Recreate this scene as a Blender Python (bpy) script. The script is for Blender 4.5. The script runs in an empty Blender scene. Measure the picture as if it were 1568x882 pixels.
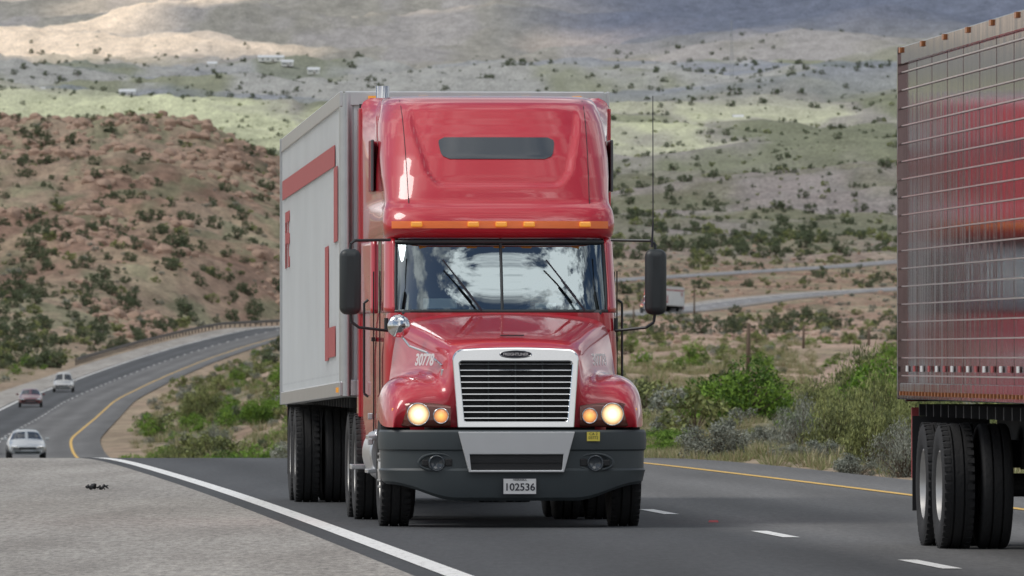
import bpy, math, random
import numpy as np
from mathutils import Vector, Matrix
random.seed(7); rng=np.random.default_rng(11)
D=bpy.data; SC=bpy.context.scene
COL=SC.collection
# ------------------------------------------------------------------ helpers
def nt(m): return m.node_tree.nodes, m.node_tree.links
def mat(name,col,rough=0.5,metal=0.0,coat=0.0,var=0.12,nscale=6.0,bump=0.0,bscale=40.0,emit=None,estr=0.0,coatr=0.05,spec=0.5,bmap=None,bdist=.02):
    m=D.materials.new(name); m.use_nodes=True; n,l=nt(m); b=n['Principled BSDF']
    tc=n.new('ShaderNodeTexCoord'); no=n.new('ShaderNodeTexNoise'); no.inputs['Scale'].default_value=nscale; no.inputs['Detail'].default_value=5
    l.new(tc.outputs['Object'],no.inputs['Vector'])
    mx=n.new('ShaderNodeMix'); mx.data_type='RGBA'
    mx.inputs[6].default_value=(*[c*(1-var) for c in col],1); mx.inputs[7].default_value=(*[min(1,c*(1+var)) for c in col],1)
    l.new(no.outputs['Fac'],mx.inputs[0]); l.new(mx.outputs[2],b.inputs['Base Color'])
    b.inputs['Roughness'].default_value=rough; b.inputs['Metallic'].default_value=metal
    b.inputs['Coat Weight'].default_value=coat; b.inputs['Coat Roughness'].default_value=coatr
    b.inputs['Specular IOR Level'].default_value=spec
    if emit: b.inputs['Emission Color'].default_value=(*emit,1); b.inputs['Emission Strength'].default_value=estr
    if bump>0:
        n2=n.new('ShaderNodeTexNoise'); n2.inputs['Scale'].default_value=bscale; n2.inputs['Detail'].default_value=4
        if bmap:
            mp=n.new('ShaderNodeMapping'); mp.inputs['Scale'].default_value=bmap; l.new(tc.outputs['Object'],mp.inputs['Vector']); l.new(mp.outputs[0],n2.inputs['Vector'])
        else: l.new(tc.outputs['Object'],n2.inputs['Vector'])
        bp=n.new('ShaderNodeBump'); bp.inputs['Strength'].default_value=bump; bp.inputs['Distance'].default_value=bdist
        l.new(n2.outputs['Fac'],bp.inputs['Height']); l.new(bp.outputs['Normal'],b.inputs['Normal'])
    return m
def mk(name,verts,faces,mats,parent=None,smooth=False,subsurf=0,bevel=0,midx=None,loc=None):
    me=D.meshes.new(name); me.from_pydata([tuple(v) for v in verts],[],faces); 
    o=D.objects.new(name,me); COL.objects.link(o)
    if not isinstance(mats,(list,tuple)): mats=[mats]
    for m in mats: me.materials.append(m)
    if midx is not None: me.polygons.foreach_set('material_index',midx)
    if smooth: me.polygons.foreach_set('use_smooth',[True]*len(me.polygons))
    if subsurf:
        s=o.modifiers.new('s','SUBSURF'); s.levels=subsurf; s.render_levels=subsurf
    if bevel:
        s=o.modifiers.new('b','BEVEL'); s.width=bevel; s.segments=2; s.limit_method='ANGLE'
    if parent: o.parent=parent
    if loc: o.location=loc
    me.update()
    return o
def empty(name,loc=(0,0,0),rotz=0,parent=None):
    o=D.objects.new(name,None); COL.objects.link(o); o.location=loc; o.rotation_euler=(0,0,rotz)
    if parent: o.parent=parent
    return o
class MB:  # mesh collector
    def __init__(s): s.v=[]; s.f=[]; s.m=[]
    def add(s,vs,fs,mi=0):
        b=len(s.v); s.v+= [tuple(v) for v in vs]; s.f+=[tuple(i+b for i in f) for f in fs]; s.m+=[mi]*len(fs)
    def box(s,c,d,mi=0,rot=None):
        vs=[Vector((x*d[0]/2,y*d[1]/2,z*d[2]/2)) for x in(-1,1) for y in(-1,1) for z in(-1,1)]
        if rot is not None: vs=[rot@v for v in vs]
        vs=[v+Vector(c) for v in vs]
        s.add(vs,[(0,1,3,2),(4,6,7,5),(0,4,5,1),(2,3,7,6),(0,2,6,4),(1,5,7,3)],mi)
    def cyl(s,p0,p1,r0,r1=None,n=16,mi=0):
        r1=r0 if r1 is None else r1
        p0=Vector(p0);p1=Vector(p1);d=(p1-p0).normalized(); u=d.orthogonal().normalized(); w=d.cross(u)
        vs=[];fs=[]
        for p,r in((p0,r0),(p1,r1)):
            for i in range(n):
                a=2*math.pi*i/n; vs.append(p+u*(math.cos(a)*r)+w*(math.sin(a)*r))
        for i in range(n): fs.append((i,(i+1)%n,n+(i+1)%n,n+i))
        fs.append(tuple(range(n-1,-1,-1))); fs.append(tuple(range(n,2*n)))
        s.add(vs,fs,mi)
    def tube(s,pts,r,n=10,mi=0):
        for a,b in zip(pts[:-1],pts[1:]): s.cyl(a,b,r,r,n,mi)
    def rev(s,c,prof,n=48,mi=0,axis='x'):
        vs=[];fs=[];k=len(prof)
        for i in range(n):
            a=2*math.pi*i/n
            for (t,r) in prof:
                if axis=='x': vs.append((c[0]+t,c[1]+r*math.cos(a),c[2]+r*math.sin(a)))
                else: vs.append((c[0]+r*math.cos(a),c[1]+t,c[2]+r*math.sin(a)))
        for i in range(n):
            j=(i+1)%n
            for q in range(k-1): fs.append((i*k+q,i*k+q+1,j*k+q+1,j*k+q))
        s.add(vs,fs,mi)
    def obj(s,name,mats,parent=None,smooth=False,bevel=0,subsurf=0):
        return mk(name,s.v,s.f,mats,parent,smooth,subsurf,bevel,s.m)
def autosmooth(o,ang=35):
    me=o.data
    me.polygons.foreach_set('use_smooth',[True]*len(me.polygons)); 
    try: me.set_sharp_from_angle(angle=math.radians(ang))
    except Exception: pass
    return o
def text(name,body,size,loc,rot,m,parent,ext=0.002,bold=0.0):
    c=D.curves.new(name,'FONT'); c.body=body; c.size=size; c.align_x='CENTER'; c.align_y='CENTER'; c.extrude=ext; c.offset=bold
    o=D.objects.new(name,c); COL.objects.link(o); c.materials.append(m); o.location=loc; o.rotation_euler=rot; o.parent=parent
    return o
def ss(x,a,b):
    t=np.clip((x-a)/(b-a),0,1); return t*t*(3-2*t)
# ------------------------------------------------------------------ noise
def vn(x,y,seed):
    xi=np.floor(x);yi=np.floor(y);xf=x-xi;yf=y-yi
    xf=xf*xf*(3-2*xf);yf=yf*yf*(3-2*yf)
    def h(a,b):
        q=np.sin(a*127.1+b*311.7+seed*74.7)*43758.5453; return q-np.floor(q)
    return (h(xi,yi)*(1-xf)+h(xi+1,yi)*xf)*(1-yf)+(h(xi,yi+1)*(1-xf)+h(xi+1,yi+1)*xf)*yf
def fbm(x,y,seed,o=4):
    s=0;a=.5;t=0
    for i in range(o):
        s=s+a*vn(x,y,seed+i*3.3);t+=a;x=x*2.03+11.3;y=y*2.03+5.7;a*=.5
    return s/t
# ------------------------------------------------------------------ road alignment & terrain
DEN=np.arange(-300,3400.0,1.0)
def smooth_tab(ys,vs,win):
    a=np.interp(DEN,ys,vs); k=np.hanning(win); k/=k.sum()
    p=np.pad(a,(win//2,win//2),mode='edge')
    p[:win//2]=a[0]+(a[1]-a[0])*np.arange(-(win//2),0); p[-(win//2):]=a[-1]+(a[-1]-a[-2])*np.arange(1,win//2+1)
    return np.convolve(p,k,mode='valid')[:len(DEN)]
RXt=smooth_tab([-300,78,105,130,163,300,490,560,700,820,960,1080,1180,1260,1400,1500,1650,1750,1850,2100,2500,3400],
 [3.09+378*.0622,3.09,1.40,-.25,-2.75,-12.3,-25.1,-28.4,-32.7,-36.0,-37.4,-36.5,-33.8,-28.8,-8,16,41,56,76,130,218,430],91)
RZt=smooth_tab([-300,150,160,170,185,200,250,300,400,490,560,700,820,960,1080,1180,1260,1400,1500,1560,1650,1750,1850,2300,3400],
 [0,0,-.02,-.09,-.28,-.58,-1.72,-2.7,-3.35,-3.2,-2.9,-2.5,-1.72,-.3,1.56,3.46,5.38,7.0,8.04,9.1,11.35,13.1,14.7,21.6,46],21)
def rx(Y): return np.interp(Y,DEN,RXt)
def rz(Y): return np.interp(Y,DEN,RZt)
Z0Y=[-300,130,170,250,400,600,1000,1400,1700,2300,3000,4000,5500,7000,9000,12000,14500]
Z0Z=[0,0,-.06,-.05,.01,.8,2.9,6.3,11.0,21.0,36.4,66,112,176,262,395,540]
HY=[900,950,1150,1250,1350,1480,1620,1700,1850,2150]
HZ=[-.5,.8,5,9,17,27,38.5,41,38,20]
def x2(Y): return np.interp(Y,[1500,1900,2000,2300,2700],[-70,2,21,74,150])
def z2(Y): return np.interp(Y,[1500,1900,2000,2300,2700],[10,15.2,17.2,22.6,31.5])
def terrain(X,Y):
    xr=rx(Y); zr=rz(Y); z0=np.interp(Y,Z0Y,Z0Z); t=X-xr
    far=ss(Y,1900,2300); zr=zr*(1-far)+z0*far
    wd=np.interp(Y,[280,420],[14,24]); wl=np.interp(Y,[280,420],[4.5,7]); w=ss(t,wl,wd); base=zr*(1-w)+z0*w
    hm=(1-ss(X,-60,12))*ss(-t,6,26)
    hz=np.interp(Y,HY,HZ); hz=np.where((Y>900)&(Y<2150),hz,-99)
    base=base+np.maximum(hz-base,0)*hm
    rm=ss(np.abs(t),7.6,17); rm=np.where(Y>2000,np.maximum(rm,ss(Y,2000,2200)),rm)
    a1=np.interp(Y,[0,150,300,1000,1500,2000,2700,3500],[.05,.12,.35,.7,.9,1.0,3,4])
    a1=a1+hm*1.9*ss(Y,1100,1400)
    nz=(fbm(X/30,Y/38,1)-.5)*2*a1
    a2=np.interp(Y,[2350,2900,4000,8000],[0,5,17,30])
    nz=nz+(fbm(X/190,Y/420,9)-.5)*2*a2
    a3=np.interp(Y,[4500,7500,10000,14000],[0,20,85,130])
    nz=nz+(fbm(X/1100,Y/2400,21)-.45)*2*a3
    nz=nz+(fbm(X/5,Y/7,31)-.5)*2*hm*np.interp(Y,[1200,1500],[.3,1.6])
    nz=nz+(fbm(X/1.7,Y/2.2,41,2)-.5)*np.interp(Y,[100,200,1500,2600,2700],[.05,.2,.6,.5,0])
    z=base+nz*rm
    m2=(1-ss(np.abs(X-x2(Y)),7,20))*ss(Y,1780,1880)*(1-ss(Y,2500,2650))
    z=z*(1-m2)+(z2(Y)-.05)*m2
    z=z-.06*(1-ss(np.abs(t+1),7.0,8.2))*(1-ss(Y,2100,2300))
    return z
def tz(x,y): return float(terrain(np.array([float(x)]),np.array([float(y)]))[0])
ks=np.concatenate([-(np.linspace(1.6,.085,46)**1.0)[:-1],np.linspace(-.085,.085,430),(np.linspace(.085,1.6,46))[1:]])
ys=np.concatenate([np.arange(-300,96,12),np.arange(96,1000,5),np.arange(1000,2250,2.6),np.arange(2250,5000,15),np.arange(5000,14600,42)])
K,YY=np.meshgrid(ks,ys); XX=K*(np.maximum(YY,0)+380)
ZZ=terrain(XX,YY)
nr,nc=XX.shape
co=np.stack([XX,YY,ZZ],-1).reshape(-1,3)
me=D.meshes.new('ground')
idx=np.arange(nr*nc).reshape(nr,nc)
q=np.stack([idx[:-1,:-1],idx[:-1,1:],idx[1:,1:],idx[1:,:-1]],-1).reshape(-1,4)
me.vertices.add(len(co)); me.vertices.foreach_set('co',co.ravel())
me.loops.add(q.size); me.loops.foreach_set('vertex_index',q.ravel().astype(np.int32))
me.polygons.add(len(q)); me.polygons.foreach_set('loop_start',np.arange(0,q.size,4,dtype=np.int32))
me.polygons.foreach_set('use_smooth',np.ones(len(q),bool))
me.update(calc_edges=True)
# ground colour: soil, vegetation, and painted-in far sunlight, cloud shade and haze
def lerp(a,b,t): return a*(1-t[...,None])+b*t[...,None]
C=lambda *c: np.array(c)
red=C(.245,.160,.118);tan=C(.30,.232,.17);grn=C(.12,.135,.08);straw=C(.36,.315,.21);olive=C(.16,.17,.115)
pale=C(.54,.56,.37);grey=C(.37,.37,.355);sunlit_pink=C(.95,.78,.60);blue=C(.125,.15,.215);mauve=C(.27,.25,.245)
n1=fbm(XX/14,YY/60,51);n2=fbm(XX/4,YY/18,61);n3=fbm(XX/90,YY/500,71);n4=fbm(XX/500,YY/900,81);n5=fbm(XX/60,YY/200,91)
t=XX-rx(YY)
c=lerp(tan+0*XX[...,None],red,ss(n1,.35,.65))
c=lerp(c,grn*1.3,ss(n2,.48,.7)*.65)
c=lerp(c,straw,ss(fbm(XX/9,YY/30,101),.5,.7)*.4)
nearg=1-ss(YY,450,900)*ss(t,10,20)-(1-ss(t,10,20))*ss(YY,800,1150); nearg=np.clip(nearg,0,1)
c=lerp(c,grn*1.5,nearg*.6*ss(fbm(XX/5,YY/40,111),.3,.6))
c=lerp(c,C(.42,.305,.24),ss(YY,330,520)*(1-ss(YY,1300,1700))*ss(t,10,20)*.85*ss(n1,.25,.45))
c=lerp(c,tan*1.1,(1-ss(np.abs(t+.8),8,11))*(1-ss(YY,1500,1900))*.8)
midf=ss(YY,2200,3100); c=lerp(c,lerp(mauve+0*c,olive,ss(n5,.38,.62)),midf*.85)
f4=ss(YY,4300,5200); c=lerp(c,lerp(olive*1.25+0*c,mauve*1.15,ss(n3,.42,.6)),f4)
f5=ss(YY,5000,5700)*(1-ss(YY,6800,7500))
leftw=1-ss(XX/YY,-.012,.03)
c=lerp(c,pale,f5*np.clip(leftw*.85*ss(n5,.36,.6)+ss(n3,.52,.66)*.75,0,1))  # pale grass band, its sunlit look put into the colour
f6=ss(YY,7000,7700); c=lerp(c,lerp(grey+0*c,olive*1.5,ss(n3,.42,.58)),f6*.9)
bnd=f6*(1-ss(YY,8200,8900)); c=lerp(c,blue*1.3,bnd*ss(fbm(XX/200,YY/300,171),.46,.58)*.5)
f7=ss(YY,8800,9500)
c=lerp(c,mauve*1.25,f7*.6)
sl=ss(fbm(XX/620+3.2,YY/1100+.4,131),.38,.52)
c=lerp(c,sunlit_pink,f7*sl*(1-ss(XX/YY,.008,.022))*.95)  # sunlit mountain streaks painted into the ground colour
c=lerp(c,blue,ss(XX/YY+(n4-.5)*.03,.000,.018)*ss(YY,9600,10600)*.9)  # distance haze put into the colour as a bluish tone
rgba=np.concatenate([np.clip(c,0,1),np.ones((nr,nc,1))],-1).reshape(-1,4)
ca=me.color_attributes.new('cover_and_light','FLOAT_COLOR','POINT'); ca.data.foreach_set('color',rgba.ravel())
gm=D.materials.new('soil_scrub_and_light'); gm.use_nodes=True; n,l=nt(gm); b=n['Principled BSDF']; b.inputs['Roughness'].default_value=.95; b.inputs['Specular IOR Level'].default_value=.1
at=n.new('ShaderNodeAttribute'); at.attribute_name='cover_and_light'
geo=n.new('ShaderNodeNewGeometry')
def mapn(scale,sc,det=6,rough=.6):
    mp=n.new('ShaderNodeMapping'); mp.inputs['Scale'].default_value=scale; l.new(geo.outputs['Position'],mp.inputs['Vector'])
    x=n.new('ShaderNodeTexNoise'); x.inputs['Scale'].default_value=sc; x.inputs['Detail'].default_value=det; x.inputs['Roughness'].default_value=rough
    l.new(mp.outputs['Vector'],x.inputs['Vector']); return x
a1=mapn((1,.3,1),.6,8,.8); a2=mapn((1,.15,2),.07,8,.75)
r1=n.new('ShaderNodeMapRange'); r1.inputs[1].default_value=.32;r1.inputs[2].default_value=.68;r1.inputs[3].default_value=.48;r1.inputs[4].default_value=1.45
l.new(a1.outputs['Fac'],r1.inputs[0])
r2=n.new('ShaderNodeMapRange'); r2.inputs[1].default_value=.3;r2.inputs[2].default_value=.7;r2.inputs[3].default_value=.7;r2.inputs[4].default_value=1.28
l.new(a2.outputs['Fac'],r2.inputs[0])
mm=n.new('ShaderNodeMath'); mm.operation='MULTIPLY'; l.new(r1.outputs[0],mm.inputs[0]); l.new(r2.outputs[0],mm.inputs[1])
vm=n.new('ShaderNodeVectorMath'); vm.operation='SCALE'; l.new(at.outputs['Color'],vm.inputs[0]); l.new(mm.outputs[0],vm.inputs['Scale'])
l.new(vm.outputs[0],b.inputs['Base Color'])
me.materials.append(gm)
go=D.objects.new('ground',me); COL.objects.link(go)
# ------------------------------------------------------------------ roads
def strip(name,o0,o1,y0,y1,step,dz,m,fx=rx,fz=rz,parent=None,segs=1,gaps=None):
    V=[];F=[];UV=[]
    yy=np.arange(y0,y1+step*.5,step); X=fx(yy); Z=fz(yy); sl=np.gradient(X,yy); k=np.sqrt(1+sl**2)
    for i,y in enumerate(yy):
        for j in range(segs+1):
            o=o0+(o1-o0)*j/segs; V.append((X[i]+o*k[i],y,Z[i]+dz)); UV.append((o,y))
    for i in range(len(yy)-1):
        if gaps and gaps((yy[i]+yy[i+1])/2): continue
        for j in range(segs):
            a=i*(segs+1)+j; F.append((a,a+1,a+segs+2,a+segs+1))
    o=mk(name,V,F,m,parent,True); me=o.data
    uv=me.uv_layers.new(name='UVMap')
    for lp in me.loops: uv.data[lp.index].uv=UV[lp.vertex_index]
    return o
def asphalt(name,dark,light,kind):
    m=D.materials.new(name); m.use_nodes=True; n,l=nt(m); b=n['Principled BSDF']; b.inputs['Roughness'].default_value=.8; b.inputs['Specular IOR Level'].default_value=.3
    geo=n.new('ShaderNodeNewGeometry'); uv=n.new('ShaderNodeUVMap'); 
    def noi(src,sc,scale=(1,1,1),det=6,r=.6):
        mp=n.new('ShaderNodeMapping'); mp.inputs['Scale'].default_value=scale; l.new(src,mp.inputs['Vector'])
        x=n.new('ShaderNodeTexNoise'); x.inputs['Scale'].default_value=sc; x.inputs['Detail'].default_value=det; x.inputs['Roughness'].default_value=r; l.new(mp.outputs[0],x.inputs['Vector']); return x.outputs['Fac']
    g=noi(geo.outputs['Position'],14,(1,.12,1),7,.9); s=noi(geo.outputs['Position'],.6,(1,.06,1),4)
    def mr(v,a,b_,c,d):
        x=n.new('ShaderNodeMapRange'); x.inputs[1].default_value=a;x.inputs[2].default_value=b_;x.inputs[3].default_value=c;x.inputs[4].default_value=d; l.new(v,x.inputs[0]); return x.outputs[0]
    def mul(a,b_):
        x=n.new('ShaderNodeMath'); x.operation='MULTIPLY'; l.new(a,x.inputs[0]); l.new(b_,x.inputs[1]); return x.outputs[0]
    k=mul(mr(g,.35,.65,.42 if kind=='sh' else .72,1.55 if kind=='sh' else 1.3),mr(s,.3,.7,.82,1.18))
    sx=n.new('ShaderNodeSeparateXYZ'); l.new(uv.outputs[0],sx.inputs[0])
    mx=n.new('ShaderNodeMix'); mx.data_type='RGBA'; mx.inputs[6].default_value=(*dark,1); mx.inputs[7].default_value=(*light,1)
    if kind=='road':
        st=mr(sx.outputs[0],-.4,.6,0,1); l.new(st,mx.inputs[0])
        sn=n.new('ShaderNodeMath'); sn.operation='SINE'; ml=n.new('ShaderNodeMath'); ml.operation='MULTIPLY'; ml.inputs[1].default_value=2*math.pi/1.9; l.new(sx.outputs[0],ml.inputs[0]); l.new(ml.outputs[0],sn.inputs[0])
        k=mul(k,mr(sn.outputs[0],-1,1,.84,1.1))
    else:
        st=noi(geo.outputs['Position'],.9,(1,.1,1),5); l.new(mr(st,.35,.65,0,1),mx.inputs[0])
        v=n.new('ShaderNodeTexVoronoi'); v.inputs['Scale'].default_value=7; mp=n.new('ShaderNodeMapping'); mp.inputs['Scale'].default_value=(1,.25,1); l.new(geo.outputs['Position'],mp.inputs['Vector']); l.new(mp.outputs[0],v.inputs['Vector'])
        k=mul(k,mr(v.outputs['Distance'],.06,.16,.5,1.0))
    vm=n.new('ShaderNodeVectorMath'); vm.operation='SCALE'; l.new(mx.outputs[2],vm.inputs[0]); l.new(k,vm.inputs['Scale'])
    l.new(vm.outputs[0],b.inputs['Base Color'])
    bp=n.new('ShaderNodeBump'); bp.inputs['Strength'].default_value=.5; bp.inputs['Distance'].default_value=.01; l.new(g,bp.inputs['Height']); l.new(bp.outputs[0],b.inputs['Normal'])
    return m
asp=asphalt('asphalt',(.070,.073,.077),(.135,.134,.132),'road')
shm=asphalt('chipseal_shoulder',(.27,.25,.225),(.355,.335,.305),'sh')
farasp=asphalt('asphalt_worn',(.19,.19,.195),(.25,.25,.255),'sh')
def paint(name,col):
    m=mat(name,col,.7,var=.05); n,l=nt(m); b=n['Principled BSDF']
    geo=n.new('ShaderNodeNewGeometry'); x=n.new('ShaderNodeTexNoise'); x.inputs['Scale'].default_value=14; x.inputs['Detail'].default_value=8; x.inputs['Roughness'].default_value=.8
    mp=n.new('ShaderNodeMapping'); mp.inputs['Scale'].default_value=(1,.2,1); l.new(geo.outputs['Position'],mp.inputs['Vector']); l.new(mp.outputs[0],x.inputs['Vector'])
    r=n.new('ShaderNodeMapRange'); r.inputs[1].default_value=.52;r.inputs[2].default_value=.75; l.new(x.outputs['Fac'],r.inputs[0])
    mx=n.new('ShaderNodeMix'); mx.data_type='RGBA'; mx.inputs[6].default_value=(*col,1); mx.inputs[7].default_value=(.2,.19,.17,1); l.new(r.outputs[0],mx.inputs[0]); l.new(mx.outputs[2],b.inputs['Base Color'])
    return m
wpt=paint('white_road_paint',(.80,.80,.78)); ypt=paint('yellow_road_paint',(.72,.45,.10))
road=empty('highway')
strip('carriageway',-4.1,4.2,-280,1300,2.0,.0,asp,parent=road,segs=4)
strip('carriageway_worn',-4.1,4.2,1300,2500,2.0,.0,farasp,parent=road,segs=4)
strip('shoulder_outer',-7.4,-4.1,-280,2500,2.0,.0,shm,parent=road,segs=2)
strip('shoulder_inner',4.2,5.5,-280,2500,2.0,.0,asp,parent=road)
strip('edge_line_white',-3.89,-3.69,-280,2500,2.0,.006,wpt,parent=road)
strip('edge_line_yellow',3.84,3.98,-280,2500,2.0,.006,ypt,parent=road)
strip('lane_dashes',-.065,.085,-100,1900,.3,.006,wpt,parent=road,gaps=lambda y: ((y-88.4)%13.2)>3.4)
r2o=empty('opposite_highway')
strip('carriageway_far',-5.5,5.5,1900,2640,3,.06,farasp,fx=x2,fz=z2,parent=r2o)
strip('edge_line_far',-4,-3.8,1900,2640,3,.08,wpt,fx=x2,fz=z2,parent=r2o)
# ------------------------------------------------------------------ vegetation meshes
def leafmat(name,c1,c2,rough=.7):
    m=D.materials.new(name); m.use_nodes=True; n,l=nt(m); b=n['Principled BSDF']; b.inputs['Roughness'].default_value=rough; b.inputs['Specular IOR Level'].default_value=.25
    oi=n.new('ShaderNodeObjectInfo'); tc=n.new('ShaderNodeTexCoord')
    x=n.new('ShaderNodeTexNoise'); x.inputs['Scale'].default_value=5; l.new(tc.outputs['Object'],x.inputs['Vector'])
    ad=n.new('ShaderNodeMath'); ad.operation='ADD'; l.new(oi.outputs['Random'],ad.inputs[0]); l.new(x.outputs['Fac'],ad.inputs[1])
    ml=n.new('ShaderNodeMath'); ml.operation='MULTIPLY'; ml.inputs[1].default_value=.5; l.new(ad.outputs[0],ml.inputs[0])
    mx=n.new('ShaderNodeMix'); mx.data_type='RGBA'; mx.inputs[6].default_value=(*c1,1); mx.inputs[7].default_value=(*c2,1); l.new(ml.outputs[0],mx.inputs[0]); l.new(mx.outputs[2],b.inputs['Base Color'])
    return m
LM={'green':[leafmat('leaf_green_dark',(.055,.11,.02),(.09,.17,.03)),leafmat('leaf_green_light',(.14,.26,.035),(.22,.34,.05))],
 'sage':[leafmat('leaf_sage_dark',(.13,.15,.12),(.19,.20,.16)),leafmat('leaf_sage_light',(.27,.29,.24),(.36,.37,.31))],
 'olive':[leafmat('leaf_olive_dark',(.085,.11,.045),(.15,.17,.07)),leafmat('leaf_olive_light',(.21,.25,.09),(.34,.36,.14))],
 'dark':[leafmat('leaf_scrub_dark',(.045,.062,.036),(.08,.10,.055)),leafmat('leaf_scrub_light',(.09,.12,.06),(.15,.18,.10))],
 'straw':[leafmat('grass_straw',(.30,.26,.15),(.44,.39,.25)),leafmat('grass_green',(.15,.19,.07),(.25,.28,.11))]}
barkm=mat('bark',(.12,.09,.065),.9,var=.3,bump=.5)
rockm=mat('rock',(.34,.235,.175),.95,var=.4,nscale=1.5,bump=.6,bscale=4)
def bush_mesh(name,kind,h,ncl,nl,ls,seed,spread=1.0,tall=False):
    r=np.random.default_rng(seed); mb=MB()
    for c in range(ncl):
        a=r.uniform(0,2*math.pi); rad=math.sqrt(r.uniform(0,1))*.40*spread
        top=h*(1-(rad/.5)**2*.6); cz=r.uniform(.12,.85)*top
        cc=np.array([math.cos(a)*rad,math.sin(a)*rad,cz]); cr=r.uniform(.09,.17)
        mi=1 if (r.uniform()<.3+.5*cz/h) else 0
        mb.cyl((0,0,0),tuple(cc),.012,.004,4,2)
        for k in range(nl):
            v=r.normal(size=3); v/=np.linalg.norm(v); p=cc+v*cr*r.uniform(.5,1.08)*np.array([1,1,1.25 if tall else .85])
            if p[2]<0: p[2]=abs(p[2])*.3
            d=r.normal(size=3); 
            if tall: d[2]=abs(d[2])*2.5+1
            d/=np.linalg.norm(d); e=np.cross(d,r.normal(size=3)); e/=np.linalg.norm(e)
            s=ls*r.uniform(.6,1.4); w=s*(.22 if tall else .45)
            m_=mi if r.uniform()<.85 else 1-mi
            mb.add([p-d*s*.5,p+e*w*.5,p+d*s*.6,p-e*w*.5],[(0,1,2,3)],m_)
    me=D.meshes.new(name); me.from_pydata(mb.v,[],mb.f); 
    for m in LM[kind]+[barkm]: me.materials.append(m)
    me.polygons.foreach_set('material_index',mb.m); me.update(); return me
def tuft_mesh(name,seed,nb=70,h=.5):
    r=np.random.default_rng(seed); mb=MB()
    for k in range(nb):
        a=r.uniform(0,6.28); q=r.uniform(0,.35); p=np.array([math.cos(a)*q,math.sin(a)*q,0]); d=np.array([math.cos(a)*q*1.2+r.normal()*.1,math.sin(a)*q*1.2+r.normal()*.1,h*r.uniform(.5,1.2)])
        e=np.array([-math.sin(a+r.normal()),math.cos(a+r.normal()),0])*.014
        mb.add([p-e,p+e,p+d*.6+e*.7,p+d,p+d*.6-e*.7],[(0,1,2,3,4)],0 if r.uniform()<.6 else 1)
    me=D.meshes.new(name); me.from_pydata(mb.v,[],mb.f)
    for m in LM['straw']: me.materials.append(m)
    me.polygons.foreach_set('material_index',mb.m); me.update(); return me
def rock_mesh(name,seed):
    import bmesh
    bm=bmesh.new(); bmesh.ops.create_icosphere(bm,subdivisions=2,radius=.5); r=random.Random(seed)
    offs=[Vector((r.uniform(-1,1),r.uniform(-1,1),r.uniform(-1,1))).normalized() for _ in range(9)]
    for v in bm.verts:
        for o_ in offs:
            d=v.co.dot(o_)
            if d>.33: v.co-=o_*(d-.33)*.9
        v.co.z*=.75
    me=D.meshes.new(name); bm.to_mesh(me); bm.free(); me.materials.append(rockm); return me
def scatter(name,mesh,pts,parent):
    V=[];F=[]
    for i,(x,y,z,s,a) in enumerate(pts):
        c,sn=math.cos(a)*s/2,math.sin(a)*s/2
        V+=[(x-c+sn,y-sn-c,z),(x+c+sn,y+sn-c,z),(x+c-sn,y+sn+c,z),(x-c-sn,y-sn+c,z)]; F.append((4*i,4*i+1,4*i+2,4*i+3))
    p=mk(name,V,F,barkm,parent); p.instance_type='FACES'; p.use_instance_faces_scale=True; p.show_instancer_for_render=False; p.show_instancer_for_viewport=False
    o=D.objects.new(name+'_plant',mesh); COL.objects.link(o); o.parent=p
    return p
scrubs={'dark':[bush_mesh('scrub_d%d'%i,'dark',.7,16,34,.085,i+1) for i in range(2)],
 'olive':[bush_mesh('scrub_o%d'%i,'olive',.75,18,40,.08,i+11) for i in range(2)],
 'sage':[bush_mesh('scrub_s%d'%i,'sage',.6,18,40,.07,i+21) for i in range(2)],
 'green':[bush_mesh('scrub_g%d'%i,'green',.7,22,50,.06,i+61) for i in range(2)]}
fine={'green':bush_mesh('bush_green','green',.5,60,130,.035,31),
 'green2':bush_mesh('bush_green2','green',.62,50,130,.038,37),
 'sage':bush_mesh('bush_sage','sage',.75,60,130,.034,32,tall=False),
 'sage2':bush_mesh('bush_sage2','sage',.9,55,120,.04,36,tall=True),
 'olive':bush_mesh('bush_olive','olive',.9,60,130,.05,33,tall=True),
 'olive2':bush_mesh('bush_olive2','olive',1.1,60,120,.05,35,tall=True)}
tufts=[tuft_mesh('tuft%d'%i,i+5) for i in range(2)]
rocks=[rock_mesh('rock%d'%i,i) for i in range(3)]
def sample(nn,y0,y1,k0=-.062,k1=.062,pw=1.0):
    y=y0*(y1/y0)**(rng.uniform(0,1,nn)**pw); k=rng.uniform(k0,k1,nn); return k*y,y
def build_pts(X,Y,smin,smax,keep=None,clr=8.2,pw=2.2,sink=.05):
    Z=terrain(X,Y); t=X-rx(Y); ok=(np.abs(t+.9)>clr)|(Y>2400); ok&=(np.abs(X-x2(Y))>8)|(Y<1800)|(Y>2650)
    if keep is not None: ok&=keep
    out=[]
    for x,y,z in zip(X[ok],Y[ok],Z[ok]): out.append((x,y,z-sink,smin+(smax-smin)*random.random()**pw,random.uniform(0,6.28)))
    return out
scrub=empty('desert_scrub')
kk=0
K0=(-.062,.062); KL=(-.05,-.008); KR=(.004,.062); KH=(-.062,0)
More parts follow.
